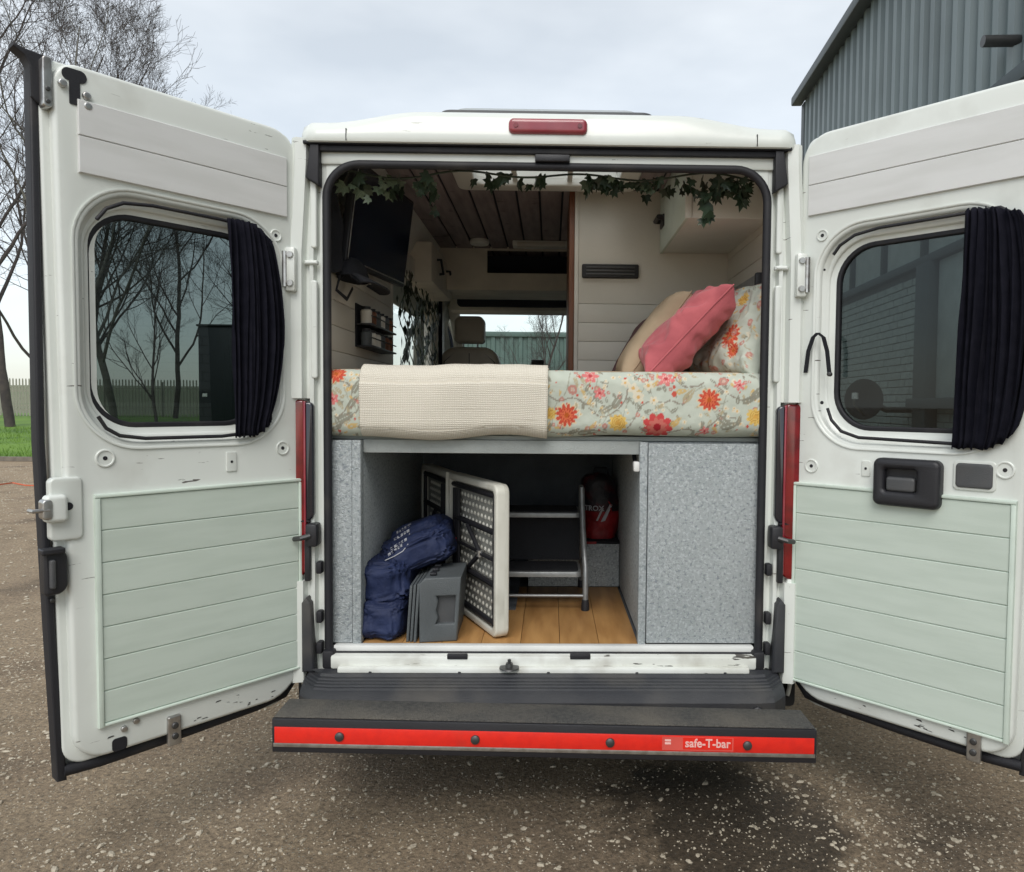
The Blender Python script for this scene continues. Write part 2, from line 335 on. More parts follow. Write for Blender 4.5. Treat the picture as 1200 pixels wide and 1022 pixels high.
def rr(a0, a1, b0, b1, r, n=8):
    if not isinstance(r, (list, tuple)): r = [r]*4      # corners: (a1,b1),(a0,b1),(a0,b0),(a1,b0)
    out = []
    for (cx, cy, sx, sy, t0), q in zip(((a1, b1, -1, -1, 0), (a0, b1, 1, -1, 90), (a0, b0, 1, 1, 180), (a1, b0, -1, 1, 270)), r):
        for k in range(n+1):
            t = rad(t0+90*k/n); out.append((cx+sx*q+q*math.cos(t), cy+sy*q+q*math.sin(t)))
    return out
def mXZ(y0=0): return lambda a, b, c: (a, y0+c, b)
def sm(t): t = max(0, min(1, t)); return t*t*(3-2*t)

# ================================================================== GROUND AND SURROUNDINGS
g = G(); R_ = 700
g.grid([[(x, y, 0) for x in (-R_, -60, -12, -4, 0, 4, 12, 60, R_)] for y in (-R_, -60, -8, -3, 0, 3, 12, 60, R_)]); tag(g.obj('ground', 'yard', smooth=0), kind='structure')
KA, KB = Vector((-60, 17.5, 0)), Vector((-5.5, 14.0, 0))         # kerb line of the yard on the grass side
def kerb_y(x): return KA.y+(KB.y-KA.y)*(x-KA.x)/(KB.x-KA.x)
g = G(); rows = []
for dy, z in ((0, .004), (.0, .10), (.14, .10), (.14, .06)): rows.append([(x, kerb_y(x)+dy, z) for x in np.linspace(-60, -5.5, 12)])
tag(g.grid(rows).obj('kerb', 'concrete', smooth=0), kind='structure')
g = G(); rows = []
for dy, z in ((.141, .06), (1.5, .12), (4, .22), (9, .40), (14, .58), (22, .62), (30, .5)): rows.append([(x, kerb_y(x)+dy, z+.03*math.sin(x*.7+dy)) for x in np.linspace(-60, -5.5, 40)])
tag(g.grid(rows).obj('grass_bank', 'grass'), kind='structure')
g = G(); rows = []
for y, z in ((45, .3), (90, .8), (150, 2.0), (260, 5), (420, 9)): rows.append([(x, y, z+.4*math.sin(x*.02)) for x in np.linspace(-420, 60, 24)])
tag(g.grid(rows).obj('meadow', 'meadow'), kind='structure')
g = G(); rows = []
for k, (dy, z) in enumerate(((0, 1), (20, 7), (60, 13), (120, 17), (200, 16))):
    rows.append([(x, 430+dy, z*(.75+.35*math.sin(x*.006+1)+.12*math.sin(x*.021))) for x in np.linspace(-680, 500, 60)])
tag(g.grid(rows).obj('hills', 'hill'), kind='structure')
# grass blades near the kerb
vs = []; fs = []
for _ in range(9000):
    x = random.uniform(-22, -9.5); y = kerb_y(x)+.16+random.random()**1.6*9; z = .06+ .34*sm((y-kerb_y(x))/9)
    h = random.uniform(.04, .12); a = random.random()*PI; dx, dy = math.cos(a)*.012, math.sin(a)*.012; lx, ly = random.uniform(-.04, .04), random.uniform(-.04, .04)
    n = len(vs); vs += [(x-dx, y-dy, z), (x+dx, y+dy, z), (x+lx, y+ly, z+h)]; fs.append((n, n+1, n+2))
g = G(); g.v = vs; g.f = fs; tag(g.obj('grass', 'blade', smooth=0, merge=0), 'short bright green grass on the bank behind the yard kerb', 'grass', kind='stuff')
# loose pale stone chips on the yard
vs = []; fs = []
t_ = (1+5**.5)/2; ico = [Vector(p).normalized() for p in ((-1, t_, 0), (1, t_, 0), (-1, -t_, 0), (1, -t_, 0), (0, -1, t_), (0, 1, t_), (0, -1, -t_), (0, 1, -t_), (t_, 0, -1), (t_, 0, 1), (-t_, 0, -1), (-t_, 0, 1))]
icf = ((0, 11, 5), (0, 5, 1), (0, 1, 7), (0, 7, 10), (0, 10, 11), (1, 5, 9), (5, 11, 4), (11, 10, 2), (10, 7, 6), (7, 1, 8), (3, 9, 4), (3, 4, 2), (3, 2, 6), (3, 6, 8), (3, 8, 9), (4, 9, 5), (2, 4, 11), (6, 2, 10), (8, 6, 7), (9, 8, 1))
def chip(x, y, s):
    n = len(vs); a = random.random()*2*PI; ca, sa = math.cos(a), math.sin(a); ex, ey, ez = s*random.uniform(.8, 1.5), s*random.uniform(.5, .9), s*random.uniform(.35, .65)
    for p in ico:
        q = p*random.uniform(.75, 1.2); vs.append((x+ca*q.x*ex-sa*q.y*ey, y+sa*q.x*ex+ca*q.y*ey, ez*.35+q.z*ez))
    fs.extend(tuple(i+n for i in f) for f in icf)
cl = [(random.uniform(-3, 3), random.uniform(-1.2, 2.5), random.uniform(.1, .4)) for _ in range(46)]
cnt = 0
while cnt < 4600:
    if random.random() < .72:
        c = random.choice(cl); x = random.gauss(c[0], c[2]); y = random.gauss(c[1], c[2])
    else: x = random.uniform(-3.4, 3.4); y = random.uniform(-1.4, 3.0)
    chip(x, y, random.choice((.004, .005, .0065, .008, .009, .011)) * random.uniform(.8, 1.25)); cnt += 1
def grit(x, y, s):
    n = len(vs); a = random.random()*PI; ca, sa = math.cos(a)*s, math.sin(a)*s; k = random.uniform(.4, .8); h = s*random.uniform(.4, .8)
    vs.extend([(x+ca, y+sa, 0), (x-sa*k, y+ca*k, 0), (x-ca, y-sa, 0), (x+sa*k, y-ca*k, 0), (x+ca*.3*random.uniform(-1, 1), y+sa*.3, h)]); fs.extend([(n, n+1, n+4), (n+1, n+2, n+4), (n+2, n+3, n+4), (n+3, n, n+4)])
for _ in range(30000):
    if random.random() < .5: c = random.choice(cl); x = random.gauss(c[0], c[2]*1.6); y = random.gauss(c[1], c[2]*1.6)
    else: x = random.uniform(-3.4, 3.4); y = random.uniform(-1.4, 3.0)
    grit(x, y, random.uniform(.0022, .0055))
for _ in range(9000): grit(random.uniform(-14, -2.0), random.uniform(1, 13.5), random.uniform(.006, .014))
for _ in range(3200): chip(random.uniform(-14, -2.6), random.uniform(2, 13.5), random.uniform(.008, .02))
g = G(); g.v = vs; g.f = fs; tag(g.obj('gravel', 'pebble', smooth=0, merge=0), 'loose pale stone chips scattered over the brown yard', 'gravel', kind='stuff')
# orange cord across the yard
pts = [onZ(px, py, .006) for px, py in ((-60, 566), (0, 568), (15, 566), (30, 569), (60, 570), (110, 567))]
tag(G().tube(pts, .014, 6).obj('cord', 'orange_cord'), 'thin orange cord lying across the brown yard', 'cord')

# ------------------------------------------------------------------ palisade fence on the bank
FY = 34.0
fe = empty('palisade_fence', (-24, FY, .3), 'pale steel palisade fence on the grass bank behind the bare trees', 'fence')
g = G()
def fz(x): return .58
for i in range(250):
    x = -52+i*.155; z0 = fz(x); h = 1.75+random.uniform(-.01, .01)
    g.add([(x-.034, FY, z0), (x+.034, FY, z0), (x+.034, FY, z0+h), (x+.018, FY, z0+h+.09), (x, FY, z0+h+.05), (x-.018, FY, z0+h+.09), (x-.034, FY, z0+h),
           (x-.034, FY+.012, z0), (x+.034, FY+.012, z0), (x+.034, FY+.012, z0+h), (x+.018, FY+.012, z0+h+.09), (x, FY+.012, z0+h+.05), (x-.018, FY+.012, z0+h+.09), (x-.034, FY+.012, z0+h)],
          [(0, 1, 2, 3, 4, 5, 6), (13, 12, 11, 10, 9, 8, 7)]+[(k, k+7, (k+1) % 7+7, (k+1) % 7) for k in range(7)])
o = g.obj('pales', 'fence_paint', fe, smooth=0); o['kind'] = 'stuff'
for zz in (.95, 1.95): bx('rail', 'fence_paint', -52, -13.2, FY+.015, FY+.06, zz, zz+.05, fe, 0)
for i in range(15): bx('post', 'fence_paint', -52+i*2.75-.05, -52+i*2.75+.05, FY+.062, FY+.16, .3, 2.3, fe, .004)
# dark steel kiosk beyond the grass
p0 = onY(233, 470, 20.0); p1 = onY(271, 383, 20.0)
k = empty('utility_kiosk', ((p0.x+p1.x)/2, 20.4, .3), 'tall dark green utility kiosk beside the palisade fence', 'kiosk')
bx('cabinet_shell', 'cabinet_green', p0.x, p1.x+.1, 20, 20.8, .2, p1.z, k, .02); bx('roof_cap', 'cabinet_green', p0.x-.04, p1.x+.14, 19.95, 20.85, p1.z+.002, p1.z+.07, k, .02)
bx('door_panel', 'cabinet_green', p0.x+.06, p1.x+.03, 19.98, 19.998, .4, p1.z-.08, k, .004)
q = onY(240, 463, 19.97); bx('notice', 'white_plastic', q.x-.07, q.x+.07, 19.965, 19.979, q.z-.05, q.z+.05, k, 0); bx('plinth', 'concrete', p0.x-.05, p1.x+.15, 19.95, 20.85, .05, .21, k, .02)

# ------------------------------------------------------------------ bare trees
def make_tree(seed, H, spread=.55, lean=0):
    rnd = random.Random(seed); tk = G(); tw = G()
    def limb(p, d, L, r, lev):
        n = max(4, int(L/.5)) if lev < 2 else (5 if lev == 2 else 4); pts = [p.copy()]; rs = [r]; q = p.copy(); dd = d.copy()
        for i in range(n):
            j = (.05, .10, .15, .18, .2)[lev]
            dd = (dd+Vector((rnd.gauss(0, j), rnd.gauss(0, j), rnd.gauss(0, j*.5)+(.02, .10, .09, .07, .06)[lev]))).normalized()
            q = q+dd*(L/n); pts.append(q.copy()); rs.append(max(.0045, r*(1-(.72 if lev else .85)*(i+1)/n)))
        (tk if lev < 2 else tw).tube(pts, rs, (9, 6, 4, 3, 3)[lev], cap=False)
        if lev >= 4 or L < .3: return
        kids = (15, 8, 6, 5)[lev]
        for k in range(kids):
            t = (.13+.85*(k+rnd.random())/kids) if lev == 0 else (.22+.76*(k+rnd.random())/kids); idx = min(n-1, int(t*n)); f_ = t*n-idx
            b = pts[idx].lerp(pts[idx+1], f_); rb = rs[idx]*(1-f_)+rs[idx+1]*f_
            ax = (pts[idx+1]-pts[idx]).normalized(); pr = Matrix.Rotation(rnd.random()*2*PI, 3, ax) @ ax.orthogonal().normalized()
            sp = spread*rnd.uniform(.7, 1.35); nd = (ax*math.cos(sp)+pr*math.sin(sp)).normalized()
            ln = L*(.46 if lev == 0 else .52)*(1.05-.6*t)*rnd.uniform(.75, 1.25)+.12
            limb(b, nd, ln, max(.005, rb*.55), lev+1)
    limb(Vector((0, 0, -.15)), Vector((lean, 0, 1)).normalized(), H, H*.0085, 0)
    return tk, tw
TREES = []
for sd_, H, sp, ln in ((3, 15, .70, .05), (11, 17, .60, -.03), (23, 14, .62, .04)): TREES.append(make_tree(sd_, H, sp, ln))
protos = []
def tree(idx, px, Y, z0, sc, rz, label, bark='bark'):
    x = onY(px, 473, Y).x; r = empty('bare_tree', (x, Y, z0), label, 'tree', 'bare trees beyond the grass bank')
    while len(protos) <= idx: protos.append(None)
    if protos[idx] is None:
        ms = []
        for gg, nm in zip(TREES[idx], ('trunk', 'crown')):
            me = bpy.data.meshes.new(nm); me.from_pydata(gg.v, [], gg.f); me.polygons.foreach_set('use_smooth', [True]*len(me.polygons)); ms.append(me)
        protos[idx] = ms
    for me, nm in zip(protos[idx], ('trunk', 'crown')):
        if not me.materials: me.materials.append(None)
        o = bpy.data.objects.new(nm, me); COL.objects.link(o); o.parent = r; o.material_slots[0].link = 'OBJECT'; o.material_slots[0].material = MT[bark if nm == 'trunk' else 'bark']
        if nm == 'crown': o['kind'] = 'stuff'
    r.rotation_euler = (0, 0, rz); r.scale = (sc,)*3; return r
tree(1, 12, 24, .35, 1.15, .4, 'tall bare tree with a thick dark trunk beside the fence at the yard edge')
tree(0, 45, 32, .5, 1.2, 2.1, 'bare tree with wide crossing limbs rising above the open left rear door')
tree(2, 92, 31, .45, 1.1, .9, 'small spreading bare tree with fine twigs seen over the door top')
tree(0, 134, 22, .4, .95, 4.0, 'bare tree with a pale grey trunk seen through the left door window', 'bark_pale')
tree(0, 95, 26, .4, .9, 1.2, 'low branching bare tree between the pale trunk and the door edge')
tree(2, 185, 19.5, .35, .42, 3.3, 'low twiggy sapling on the grass seen through the left door window')
tree(1, 205, 31, .5, .8, 3.0, 'slim upright bare tree standing just behind the utility kiosk')
tree(2, -40, 30, .5, 1.35, 5.0, 'broad bare tree farthest along the fence from the kiosk')
tree(2, 620, 14.5, 0, .36, 1.2, 'little bare tree in front of the green corrugated shed')
tree(0, 300, 40, .55, .9, 5.5, 'bare tree on the far side of the fence, past the kiosk')

# ------------------------------------------------------------------ green shed seen through the windscreen
sh = empty('corrugated_shed', (3, 22, 0), 'green corrugated metal shed ahead of the van, seen through its windscreen', 'shed')
def corr(P, Q, z0, z1, pitch, depth, nrm, ratio=(.30, .10)):
    """trapezoid profile sheet between plan points P and Q"""
    P = Vector(P); Q = Vector(Q); d = (Q-P); L = d.length; d.normalize(); nrm = Vector(nrm); pr = []; s = 0
    while s < L:
        for a, h in ((0, 0), (.36, 0), (.46, 1), (.86, 1), (.96, 0)):
            if s+a*pitch <= L: pr.append((s+a*pitch, h*depth))
        s += pitch
    pr.append((L, 0)); g = G()
    row = lambda z, off: [tuple(P+d*a+nrm*(h+off))[:2]+(z,) for a, h in pr]
    g.grid([row(z0, 0), row(z1, 0)]); g.grid([row(z1, -.012), row(z0, -.012)]); return g
corr((-3.3, 22, 0), (9, 22, 0), 0, 3.62, .3, .05, (0, -1, 0)).obj('cladding', 'shed_green', sh, smooth=0)
bx('roof_trim', 'shed_green', -3.4, 9.1, 21.9, 22.05, 3.6, 3.76, sh, .01); bx('end_wall', 'shed_green', -3.3, 9, 22.2, 30, 0, 3.5, sh, .02)

# ------------------------------------------------------------------ warehouse to the right
wh = empty('warehouse', (6, 3, 0), 'grey corrugated warehouse with painted brick base and high window strip', 'warehouse')
A = Vector((3.809, 8.713, 0)); B = A+(Vector((3.62, 5.932, 0))-A).normalized()*14.5; dW = (B-A).normalized(); nW = Vector((dW.y, -dW.x, 0)); nW = nW if nW.x < 0 else -nW
corr(A, B, 3.9, 5.97, .225, .045, nW).obj('cladding', 'cladding', wh, smooth=0)
def wp(s, z, off=0): p = A+dW*s+nW*off; return (p.x, p.y, z)
def wbox(name, mat, s0, s1, o0, o1, z0, z1, bev=.004, parent=None): return bx(name, mat, s0, s1, o0, o1, z0, z1, parent or wh, bev, lambda a, b, c: wp(a, c, b))
wbox('wall_core', 'mortar', 0, 14.5, -.35, -.02, 0, 3.9, 0); wbox('gutter', 'eave', -.12, 14.6, .04, .20, 5.96, 6.09, .02); wbox('roof_edge', 'eave', -.2, 14.6, -.4, .10, 6.092, 6.17, .01)
wbox('corner_flashing', 'eave', -.06, .10, -.03, .055, 3.8, 5.95, .004)
g = G(); E0 = Vector(wp(.0, 0, -.02)); e_ = Vector((-nW.x, -nW.y, 0)); F0 = E0+e_*14
corr(E0, F0, 0, 5.95, .225, .045, -dW).obj('end_cladding', 'cladding', wh, smooth=0)
g.add([wp(0, 6.17, .1), wp(14.5, 6.17, .1), (F0.x+dW.x*14.5, F0.y+dW.y*14.5, 8.4), (F0.x, F0.y, 8.4)], [(0, 1, 2, 3)]); g.obj('roof_sheet', 'cladding', wh, smooth=0)
# window strip, mullions and panes
wbox('sill', 'pillar', 0, 14.5, -.02, .06, 2.74, 2.82, .006); wbox('lintel', 'pillar', 0, 14.5, -.02, .05, 3.78, 3.90, .006)
for i in range(14): wbox('mullion', 'pillar', .3+i*1.0, .38+i*1.0, -.015, .045, 2.822, 3.778, .004)
for i in range(13): wbox('pane', 'pale_blind', .385+i*1.0, 1.295+i*1.0, -.012, .0, 2.823, 3.777, 0)
# pillar and tall pale window nearer the yard
sP = None
for k_ in range(400):
    s_ = k_*.03; p = Vector(wp(s_, 1.6, .05)); v = MROT.transposed() @ (p-CAM); px = PPX+FPX*v.x/-v.z
    if px > 1074: sP = s_; break
sP = sP or 4.0
wbox('pillar', 'pillar', sP, sP+.28, -.02, .10, 0, 2.738, .01)
wbox('tall_window', 'pale_blind', sP+.29, sP+1.6, -.015, .012, 1.5, 2.735, .004); wbox('tall_window_sill', 'pillar', sP-.1, sP+1.7, .0, .12, 1.40, 1.495, .006)
def brick_wall_mat():
    m = bpy.data.materials.new('brick_wall'); m.use_nodes = True; nt = m.node_tree; N = nt.nodes.new; L = nt.links.new; b = nt.nodes['Principled BSDF']; b.inputs['Roughness'].default_value = .75
    g = N('ShaderNodeNewGeometry'); dt = N('ShaderNodeVectorMath'); dt.operation = 'DOT_PRODUCT'; L(g.outputs['Position'], dt.inputs[0]); dt.inputs[1].default_value = dW
    sp = N('ShaderNodeSeparateXYZ'); L(g.outputs['Position'], sp.inputs[0]); cb_ = N('ShaderNodeCombineXYZ'); L(dt.outputs['Value'], cb_.inputs[0]); L(sp.outputs['Z'], cb_.inputs[1])
    t = N('ShaderNodeTexBrick'); t.inputs['Scale'].default_value = 1; t.inputs['Brick Width'].default_value = .2255; t.inputs['Row Height'].default_value = .0755; t.inputs['Mortar Size'].default_value = .005; t.inputs['Bias'].default_value = -.2
    t.inputs['Color1'].default_value = (.40, .45, .44, 1); t.inputs['Color2'].default_value = (.33, .38, .38, 1); t.inputs['Mortar'].default_value = (.17, .19, .19, 1); L(cb_.outputs[0], t.inputs['Vector'])
    L(t.outputs['Color'], b.inputs['Base Color']); bp = N('ShaderNodeBump'); bp.invert = True; bp.inputs['Distance'].default_value = .01; L(t.outputs['Fac'], bp.inputs['Height']); L(bp.outputs[0], b.inputs['Normal']); MT['brick_wall'] = m
brick_wall_mat()
# painted bricks, only where the door window lets them be told apart
me = G().box(-.1075, .1075, -.025, .01, -.034, .034, .004, seg=1); bm_v, bm_f = me.v, me.f
bme = bpy.data.meshes.new('brick'); bme.from_pydata(bm_v, [], bm_f); bme.materials.append(MT['brick_paint'])
nb = 0; sB = max(.2, sP-3.0); rot = math.atan2(dW.y, dW.x)
for row in range(27):
    z = 1.20+row*.0755
    if z > 2.70: break
    for k_ in range(60):
        s_ = sB+(k_+.5*(row % 2))*.2255
        if s_ > sP-.12: break
        if nb >= 300: break
        nb += 1
        o = bpy.data.objects.new('brick', bme); COL.objects.link(o); o.parent = wh; p = Vector(wp(s_, z, random.uniform(-.004, .002))); o.location = p-WL[wh]; o.rotation_euler = (0, 0, rot+(PI if nW.dot(Vector((-math.sin(rot), math.cos(rot), 0))) < 0 else 0))
wbox('lower_wall', 'brick_wall', 0, 14.5, -.019, -.008, 0, 1.15, 0); wbox('near_wall', 'brick_wall', sP+.29, 14.5, -.019, -.009, 1.152, 1.398, 0); wbox('near_wall', 'brick_wall', sP+1.61, 14.5, -.019, -.009, 1.50, 2.735, 0); wbox('far_wall', 'brick_wall', 0, sB-.15, -.019, -.009, 1.152, 2.735, 0)
p = onp(1178, 48, wp(0, 0, .1), nW); G().tube([p-nW*.15, p+nW*.16], .042, 14).obj('vent_pipe', 'steel_dark', wh)
# round black dish by the warehouse wall
dc = onp(1014, 468, wp(0, 0, .45), nW)
ds = empty('wall_dish', dc, 'round black dish on a bracket fixed to the painted brick wall', 'dish')
ax = (nW+Vector((0, -.9, 0))).normalized(); tq = ax.to_track_quat('Z', 'Y').to_matrix()
g = G(); rows = []
for r_, h_ in ((.0, 0), (.09, .006), (.16, .022), (.19, .036), (.2, .036), (.19, .024), (.15, .0), (.0, -.02)): rows.append([dc+tq @ Vector((max(r_, .001)*math.cos(a), max(r_, .001)*math.sin(a), h_)) for a in np.linspace(0, 2*PI, 28, endpoint=False)])
g.loft(rows).obj('reflector', 'plastic', ds)
G().tube([dc-ax*.02, dc-nW*.2-Vector((0, 0, .1)), dc-nW*.47-Vector((0, 0, .1))], .03, 8).obj('bracket', 'steel_dark', ds)
G().tube([dc+tq @ Vector((0, -.15, .02)), dc+tq @ Vector((0, -.05, .22)), dc+tq @ Vector((.02, .03, .24))], .012, 6).obj('arm', 'metal', ds); G().lathe([(.001, -.03), (.03, -.03), (.03, .03), (.001, .03)], dc+tq @ Vector((.02, .03, .24)), 'z', 12).obj('receiver', 'white_plastic', ds)

# ================================================================== THE VAN
van = empty('camper_van', (0, 2.7, 0), 'white camper van with both rear doors swung open on a brown yard', 'van')
ZF = .55
AX0, AX1, AZ0, AZ1 = -.785, .757, .50, 2.245           # rear aperture
# ---- body shell lofted front to back, openings left out
sec = [(.95, .36), (.985, .55), (1.0, .95), (.995, 1.42), (.965, 2.02), (.945, 2.22), (.90, 2.38), (.78, 2.465), (.40, 2.505), (.36, 2.507), (0, 2.512)]
full = [(-x, z) for x, z in sec]+[(x, z) for x, z in sec[::-1][1:]]      # left bottom -> top -> right bottom
stn = [(.06, .925, .952), (.12, .955, .964), (.30, 1, .993), (.28+.1, 1, 1), (.90, 1, 1), (1.45, 1, 1), (2.70, 1, 1), (2.95, 1, 1), (3.45, 1, 1), (3.95, .99, .985), (4.05, .985, .93), (4.75, .95, .50), (5.20, .90, .37), (5.36, .84, .25), (5.40, .80, .10)]
rows = []
for y, kx, kz in stn:
    rows.append([(x*kx, y, .36+(z-.36)*(kz if z > 1.6 else (1 if kz > .45 else kz/.45))) for x, z in full])
nS = len(full)
def skip(i, k):
    y0 = stn[i][0]
    if i == 3 and 8 <= k <= 11: return True                      # skylight  y .38-.90
    if i == 5 and k == 3: return True                            # left side window y 1.45-2.45
    if i == 8 and k in (3, nS-5): return True                    # cab door windows
    if i == 10 and 5 <= k <= nS-7: return True                   # windscreen
    return False
body = G(); body.grid(rows, skip); body.add(rows[-1], [tuple(range(nS))])
body = body.obj('body', 'paint', van, smooth=40)
md = body.modifiers.new('thick', 'SOLIDIFY'); md.thickness = .012; md.offset = -1
def quad_glass(name, i, k0, k1, mat):
    g = G(); g.grid([[Vector(rows[i][k])*1 for k in range(k0, k1+2)], [Vector(rows[i+1][k])*1 for k in range(k0, k1+2)]]); o = g.obj(name, mat, van, smooth=60)
    return o
quad_glass('windscreen', 10, 5, nS-7, 'clear_glass'); quad_glass('side_window', 5, 3, 3, 'clear_glass'); quad_glass('cab_window', 8, 3, 3, 'clear_glass'); quad_glass('cab_window', 8, nS-5, nS-5, 'clear_glass')
bx('underbody', 'underbody', -.92, .92, .10, 5.2, .30, .50, van, .02)
bx('rear_crossmember', 'underbody', -.8, .8, .0, .12, .33, .47, van, .01)
G().tube([(.35, .1, .26), (.35, 1.2, .26), (.3, 2.4, .28)], .035, 10).obj('exhaust_pipe', 'steel_dark', van)
G().tube([(-.78, .95, .335), (.78, .95, .335)], .045, 12).obj('rear_axle', 'steel_dark', van)
for x in (-.55, .55): G().box(x-.035, x+.035, .25, 1.7, .335, .365, .006).obj('leaf_spring', 'steel_dark', van)
G().lathe([(.001, -.3), (.09, -.3), (.10, -.27), (.10, .27), (.09, .3), (.001, .3)], (.33, .62, .27), 'y', 18).obj('silencer', 'steel_dark', van)
for wx, wy in ((-.84, .95), (.84, .95), (-.84, 4.55), (.84, 4.55)):
    s_ = 1 if wx > 0 else -1
    t_o = G().lathe([(.20, -.1), (.30, -.1), (.335, -.07), (.335, .07), (.30, .1), (.20, .1)], (wx, wy, .335), 'x', 32).obj('wheel', 'tyre', van)
    G().lathe([(.001, .0), (.06, .02), (.12, .0), (.19, .02), (.205, .105), (.195, .106), (.001, .05)] if s_ > 0 else [(.001, 0), (.06, -.02), (.12, 0), (.19, -.02), (.205, -.105), (.195, -.106), (.001, -.05)], (wx, wy, .335), 'x', 24).obj('rim', 'rim', t_o)
# roof skylight (lid outside, cream frame inside)
lid = G(); lid.plate([rr(-.385, .335, .30, .98, .06)], 2.520, 2.547, lambda a, b, c: (a, b, c), .012).obj('skylight_lid', 'skylight_acrylic', van)
g = G(); g.plate([rr(-.43, .385, .255, 1.03, .05), rr(-.35, .30, .385, .895, .04)], 2.488, 2.521, lambda a, b, c: (a, b, c), .006).obj('skylight_rim', 'plastic_grey', van)
# ---- rear pillars: one vertical pressed profile each
def pillar(sg, xin):
    pr = [(0, .075), (0, .035), (.022, .035), (.026, .046), (.036, .046), (.042, .022), (.054, .018), (.060, .034), (.070, .034), (.078, .004), (.112, -.004), (.128, .010), (.150, .07), (.150, .09)]
    g = G(); loops = []
    for z in (.43, .55, .60, .790, .7905, 1.430, 1.4305, 1.6, 1.93, 2.1, 2.25, 2.32):
        sh_ = -.02*sm((z-1.85)/.45); l = []
        for i, (o_, y) in enumerate(pr):
            f_ = 1 if i > 8 else (i/8)
            y += .034 if (.7902 < z < 1.4302 and i >= 8) else 0
            l.append((sg*(xin+o_+sh_*f_), y, z))
        loops.append(l)
    g.grid(loops); g.add([], [])
    # back sheet closes the pillar towards the load space
    g.grid([[(sg*(xin+.0), .075, .43), (sg*(xin+.0), .075, 2.32)], [(sg*(xin+.13), .092, .43), (sg*(xin+.11), .092, 2.32)]])
    return g.obj('rear_pillar', 'paint', van, smooth=28)
pilL = pillar(-1, .785); pilR = pillar(1, .757)
for sg, xin in ((-1, .785), (1, .757)):
    # pressed ribs and hinge plates on the pillar
    P_ = pilL if sg < 0 else pilR
    for z0, z1 in ((1.95, 2.19), (1.50, 1.84)): G().plate([rr(sg*(xin+.028), sg*(xin+.050), z0, z1, .009)] if sg > 0 else [rr(sg*(xin+.050), sg*(xin+.028), z0, z1, .009)], .035, .017, mXZ(), .005).obj('pressed_rib', 'paint', P_)
    G().plate([rr(xin+.024, xin+.07, 1.893, 1.908, .004)], .03, .012, lambda a, b, c: (sg*a, c, b), .005).obj('seam_ledge', 'paint', P_)
    for zh in (1.87, .73):
        hy = 0 if zh > 1 else .036
        h = G().box(xin+.088, xin+.124, hy-.028, hy+.004, zh-.075, zh+.075, .008, lambda a, b, c: (sg*a, b, c)).obj('door_hinge', 'paint', van)
        for dz in (-.048, .048): G().lathe([(.001, -.036), (.010, -.036), (.012, -.028), (.012, -.02)], (sg*(xin+.104), hy, zh+dz), 'y', 12).obj('bolt', 'metal', h)
        G().tube([(sg*(xin+.124), hy-.024, zh-.06), (sg*(xin+.124), hy-.024, zh+.06)], .010, 10).obj('pin', 'metal', h)
    # tail lamp
    tl = G().plate([[(sg*a, b) for a, b in rr(xin+.072, xin+.132, .80, 1.425, (.02, .012, .03, .03))]], .045, .008, mXZ(), .008).obj('tail_light', 'lens_red', van)
    G().plate([[(sg*a, b) for a, b in rr(xin+.040, xin+.0715, 1.00, 1.418, (.004, .018, .03, .004))]], .045, .006, mXZ(), .008).obj('lamp_trim', 'lens_dark', tl)
    bx('lamp_trim', 'plastic', *sorted((sg*(xin+.052), sg*(xin+.0715))), -.001, .04, .79, .94, tl, .004)
    G().box(xin+.066, xin+.074, .002, .03, .82, 1.42, .003, lambda a, b, c: (sg*a, b, c)).obj('lamp_rib', 'lens_red_pink', tl)
    for zz in (1.02, 1.0+.06-.085): G().lathe([(.001, .018), (.006, .018), (.006, .03)], (sg*(xin+.048), 0, zz), 'y', 10).obj('screw', 'plastic', P_)
    # check strap housing with arm to the door
    ck = G().box(xin+.022, xin+.062, -.022, .035, .915, .995, .008, lambda a, b, c: (sg*a, b, c)).obj('door_check', 'plastic', van)
    G().tube([(sg*(xin+.045), -.02, .955), (sg*(xin+.072), -.034, .948), (sg*(xin+.100), -.018, .942)], .009, 8).obj('check_arm', 'steel_dark', ck)
    for zz in (.835, .66, .55): G().box(xin+.014, xin+.034, .004, .040, zz-.02, zz+.022, .005, lambda a, b, c: (sg*a, b, c)).obj('buffer', 'rubber', P_)
    # black bumper upright
    G().plate([[(sg*a, b) for a, b in ((xin+.036, .47), (xin+.080, .47), (xin+.080, .715), (xin+.064, .735), (xin+.048, .715))]], .03, -.012, mXZ(), .008).obj('corner_trim', 'bumper', van)
# ---- header above the aperture and roof cap
bx('header_flange', 'paint', -.80, .775, .022, .07, 2.238, 2.30, van, .008)
g = G(); g.plate([[(-.85, 2.298), (.825, 2.298), (.825, 2.308), (-.85, 2.308)]], .06, -.010, mXZ(), .003).obj('rain_gutter', 'rubber', van)
bx('gutter_strip', 'rubber', -.825, .80, .004, .05, 2.278, 2.297, van, .003)  # black rubber strip of the gutter, just below its lip
bx('wiper_strip', 'plastic', -.06, .06, .0, .03, 2.252, 2.276, van, .004)
cap = G(); cols = np.linspace(-.885, .868, 61); rws = []
def capz(x): t = abs((x+.008)/.876); return 2.378+.042*(1-sm((t-.50)/.38))-.050*max(0, (t-.955)/.045)**2
for x in cols:
    t = abs((x+.008)/.876); rnd_ = max(0, (t-.93)/.07)
    zt = capz(x); pf = [(.08, 2.300), (-.006, 2.300), (-.018, 2.304), (-.022, 2.315), (-.020, 2.335), (-.012, zt-.03), (.0, zt-.012), (.022, zt), (.10, zt+.018), (.30, zt+.045), (.5, zt+.05)]
    rws.append([(x, y+.10*rnd_**2.2*(1 if y < .3 else 0), max(2.300, z)) for y, z in pf])
